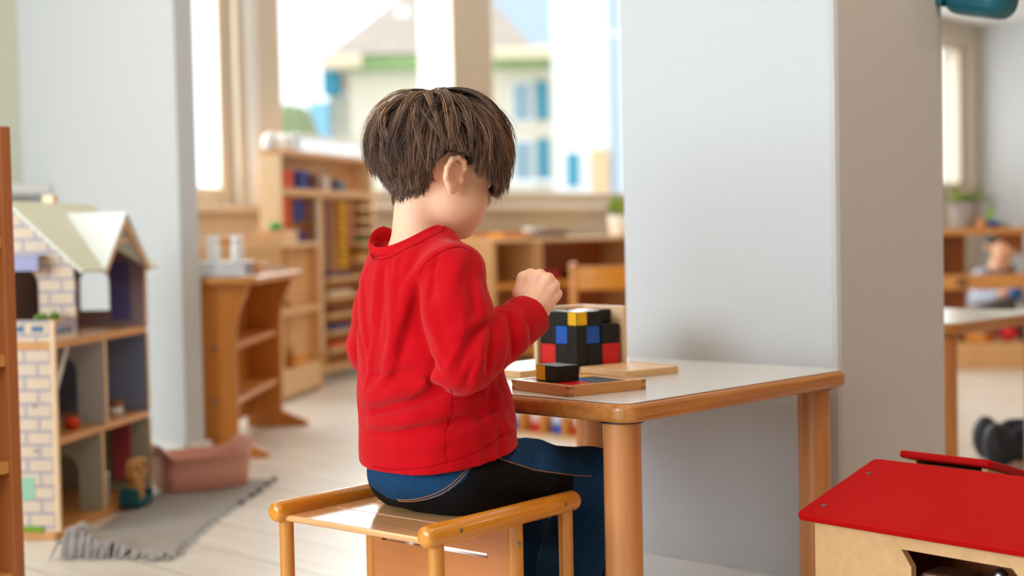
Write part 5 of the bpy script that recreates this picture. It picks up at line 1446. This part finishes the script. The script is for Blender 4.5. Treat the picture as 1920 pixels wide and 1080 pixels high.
hv_g = np.clip(rng.normal(.36, .22, (NG, 1)) + rng.normal(0, .10, (NG, NCH)), 0, 1).ravel()[keep]; hv_g = np.r_[hv_g, np.full(110, .3)]
hv = (hv_g[:, None] + .22*tt[None]**1.5*(hv_g[:, None] > .25)).repeat(3, 1).ravel() if False else np.repeat(hv_g[:, None] + .25*tt[None]**1.5, 3, axis=1).ravel()
allv = np.concatenate([vc, vh]); allf = np.concatenate([fc, fh + len(vc)]); allh = np.r_[np.full(len(vc), .05), hv]
hm_ = bpy.data.materials.new('brown_hair'); hm_.use_nodes = True; nt = hm_.node_tree
p = nt.nodes['Principled BSDF']; at_ = nt.nodes.new('ShaderNodeAttribute'); at_.attribute_name = 'lock_tone'
rp = nt.nodes.new('ShaderNodeValToRGB'); el = rp.color_ramp.elements
el[0].position = .0; el[0].color = S(50, 35, 28); el[1].position = 1; el[1].color = S(184, 140, 108)
e_ = el.new(.45); e_.color = S(96, 69, 53)
nt.links.new(at_.outputs['Fac'], rp.inputs[0]); nt.links.new(rp.outputs[0], p.inputs['Base Color'])
p.inputs['Roughness'].default_value = .42; p.inputs['Specular IOR Level'].default_value = .45
hr = mesh_np('hair', allv, allf, hm_, kid)
at2 = hr.data.attributes.new('lock_tone', 'FLOAT', 'POINT'); at2.data.foreach_set('value', allh.astype(np.float32))

# ------------------------------------------------------------------ child sitting on the floor behind the toy shelf
def wl(x, y): return Vector((x, y, 0))
kb = np.array([2.70, 7.86])
bv = Vol((-.30, -.28, -.01), (.30, .40, .70), .007)
bh = np.array([0, -.03, .575])
bv.ell(bh + [0, .01, .02], (.068, .084, .078), None, .02); bv.ell(bh + [0, -.035, -.03], (.052, .050, .062), None, .02); bv.ell(bh + [0, -.086, -.022], (.010, .012, .012), None, .008)
for s in (-1, 1): bv.ell(bh + [s*.072, .01, -.005], (.008, .018, .024), None, .006)
bv.cap(bh + [0, .02, -.05], (0, .03, .42), .036, .042, .02)
bv.chain([(0, .03, .42), (0, .04, .30), (0, .05, .13)], [.07, .08, .09], .03)
for s in (-1, 1):
    bv.chain([(s*.09, .03, .41), (s*.13, -.02, .29), (s*.05, -.15, .32)], [.034, .028, .02], .015)
    bv.ell((s*.042, -.17, .33), (.020, .026, .022), None, .01)
    for k in range(4): bv.cap((s*.045, -.175, .315 + k*.011), (s*.015, -.195, .315 + k*.011), .0065, .0055, .003)
    bv.chain([(s*.06, .05, .10), (s*.22, -.10, .09), (s*.04, -.20, .05)], [.06, .05, .035], .02)
c2 = mesh_np('person', *bv.mesh(), 'skin', None, True, wl(*kb), 0)
c2.scale = (1.06, 1.06, 1.06)
tag(c2, 'child in a grey top behind the toy shelf holding a blue ball', 'person')
M['greycloth'] = mat('grey_cotton', S(120, 116, 116), .9); M['palesleeve'] = mat('pale_blue_cotton', S(196, 208, 232), .9); M['navy'] = mat('navy_cloth', S(20, 26, 46), .9); M['darkhair'] = mat('dark_hair', S(40, 30, 26), .5)
v = Vol((-.24, -.24, .06), (.24, .24, .48), .007)
v.chain([(0, .03, .41), (0, .04, .30), (0, .05, .14)], [.078, .090, .098], .03); mesh_np('vest', *v.mesh(), 'greycloth', c2)
for s in (-1, 1):
    v = Vol((-.24, -.24, .20), (.24, .24, .50), .006); v.chain([(s*.09, .03, .41), (s*.13, -.02, .29), (s*.06, -.135, .318)], [.044, .038, .029], .012); mesh_np('sleeve', *v.mesh(), 'palesleeve', c2)
v = Vol((-.32, -.28, -.01), (.32, .2, .22), .008)
for s in (-1, 1): v.chain([(s*.06, .05, .10), (s*.22, -.10, .09), (s*.06, -.19, .055)], [.075, .06, .042], .02)
v.D = np.maximum(v.D, .004 - v.full()[2]); mesh_np('trousers', *v.mesh(), 'navy', c2)
v = Vol((-.12, -.16, .46), (.12, .14, .72), .005); v.ell(bh + [0, .018, .032], (.080, .092, .082), None, .01)
G = v.full(); v.D = np.maximum(v.D, np.minimum(-(G[2] - (bh[2] - .002)), -(G[1] - (bh[1] + .005)) - .0*G[2]) - .002)
v.D = np.maximum(v.D, bh[2] - .045 - G[2]); mesh_np('hair', *v.mesh(), 'darkhair', c2)
for s in (-1, 1): MB().ball(bh + [s*.026, -.076, -.005], (.008, .006, .007), 8).build('eye', 'iris', c2)
MB().tube([bh + [x, -.082, -.055] for x in (-.016, 0, .016)], [.002, .004, .002], 6).build('lips', 'lip', c2)
ballp = W(*wuv(kb[0], kb[1] - .222), .0)
bb_ = MB().ball((0, 0, 0), .040, 18).build('blue_ball', mat('bright_blue_plastic', S(20, 110, 190), .35), None, 0, Vector((kb[0], kb[1] - .246, .358)))
tag(bb_, 'bright blue ball held in the hands of the child behind the shelf', 'ball')

# ------------------------------------------------------------------ person kneeling at the right edge, shoe towards the camera
kp = np.array([1.455, 4.26]); 
pv_ = Vol((-.10, -.24, -.01), (.74, .26, .98), .010)
for s in (-1, 1):
    yy = s*.075
    pv_.chain([(.03, yy, .055), (.52, yy, .06), (.28, yy*1.05, .19)], [.036, .055, .062], .02); pv_.cap((-.02, yy, .06), (.02, yy, .04), .030, .034, .02)
pv_.chain([(.30, 0, .24), (.34, 0, .42), (.38, 0, .58)], [.105, .095, .09], .03); pv_.cap((.38, 0, .60), (.40, 0, .68), .04, .038, .02)
pv_.ell((.42, 0, .78), (.090, .072, .105), None, .02); pv_.ell((.505, 0, .765), (.014, .011, .015), None, .01)
for s in (-1, 1):
    pv_.chain([(.38, s*.11, .57), (.44, s*.14, .40), (.58, s*.09, .36)], [.038, .030, .022], .015); pv_.ell((.62, s*.08, .36), (.032, .024, .017), None, .01)
    for k in range(4): pv_.cap((.635, s*(.065 + .011*k), .358), (.68, s*(.063 + .011*k), .345), .010, .009, .003)
p3 = mesh_np('person', *pv_.mesh(), 'skin', None, True, wl(*kp), -.12)
tag(p3, 'person in dark navy clothes and black shoes kneeling at the right edge', 'person')
v = Vol((-.05, -.22, .0), (.70, .22, .40), .008)
for s in (-1, 1): v.chain([(.06, s*.075, .075), (.52, s*.075, .07), (.28, s*.079, .20)], [.052, .064, .075], .02)
v.ell((.30, 0, .24), (.125, .14, .10), None, .03); v.D = np.maximum(v.D, .004 - v.full()[2]); mesh_np('trousers', *v.mesh(), 'navy', p3)
M['bluecloth'] = mat('blue_cloth', S(24, 70, 130), .9)
v = Vol((.1, -.22, .2), (.66, .22, .70), .008); v.chain([(.31, 0, .29), (.34, 0, .42), (.38, 0, .58)], [.122, .112, .100], .03)
for s in (-1, 1): v.chain([(.38, s*.11, .57), (.44, s*.14, .40), (.55, s*.10, .365)], [.050, .042, .032], .012)
mesh_np('sweater', *v.mesh(), 'bluecloth', p3)
v = Vol((.26, -.12, .66), (.54, .12, .92), .006); v.ell((.412, 0, .80), (.102, .084, .102), None, .01); G = v.full()
v.D = np.maximum(v.D, np.minimum(G[0] - .42, .80 - G[2])); v.D = np.maximum(v.D, .71 - G[2]); mesh_np('hair', *v.mesh(), 'darkhair', p3)
for s in (-1, 1): MB().ball((.498, s*.028, .79), (.006, .008, .007), 8).build('eye', 'iris', p3)
M['bshoe'] = mat('black_shoe', S(26, 30, 38), .55)
for s in (-1, 1):
    yy = s*.075; v = Vol((-.14, yy - .07, -.005), (.12, yy + .07, .16), .005)
    v.ell((-.022, yy, .070), (.040, .046, .066), None, .02); v.cap((.0, yy, .055), (.075, yy, .07), .046, .050, .02); v.D = np.maximum(v.D, .003 - v.full()[2])
    so = mesh_np('shoe', *v.mesh(), 'bshoe', p3)
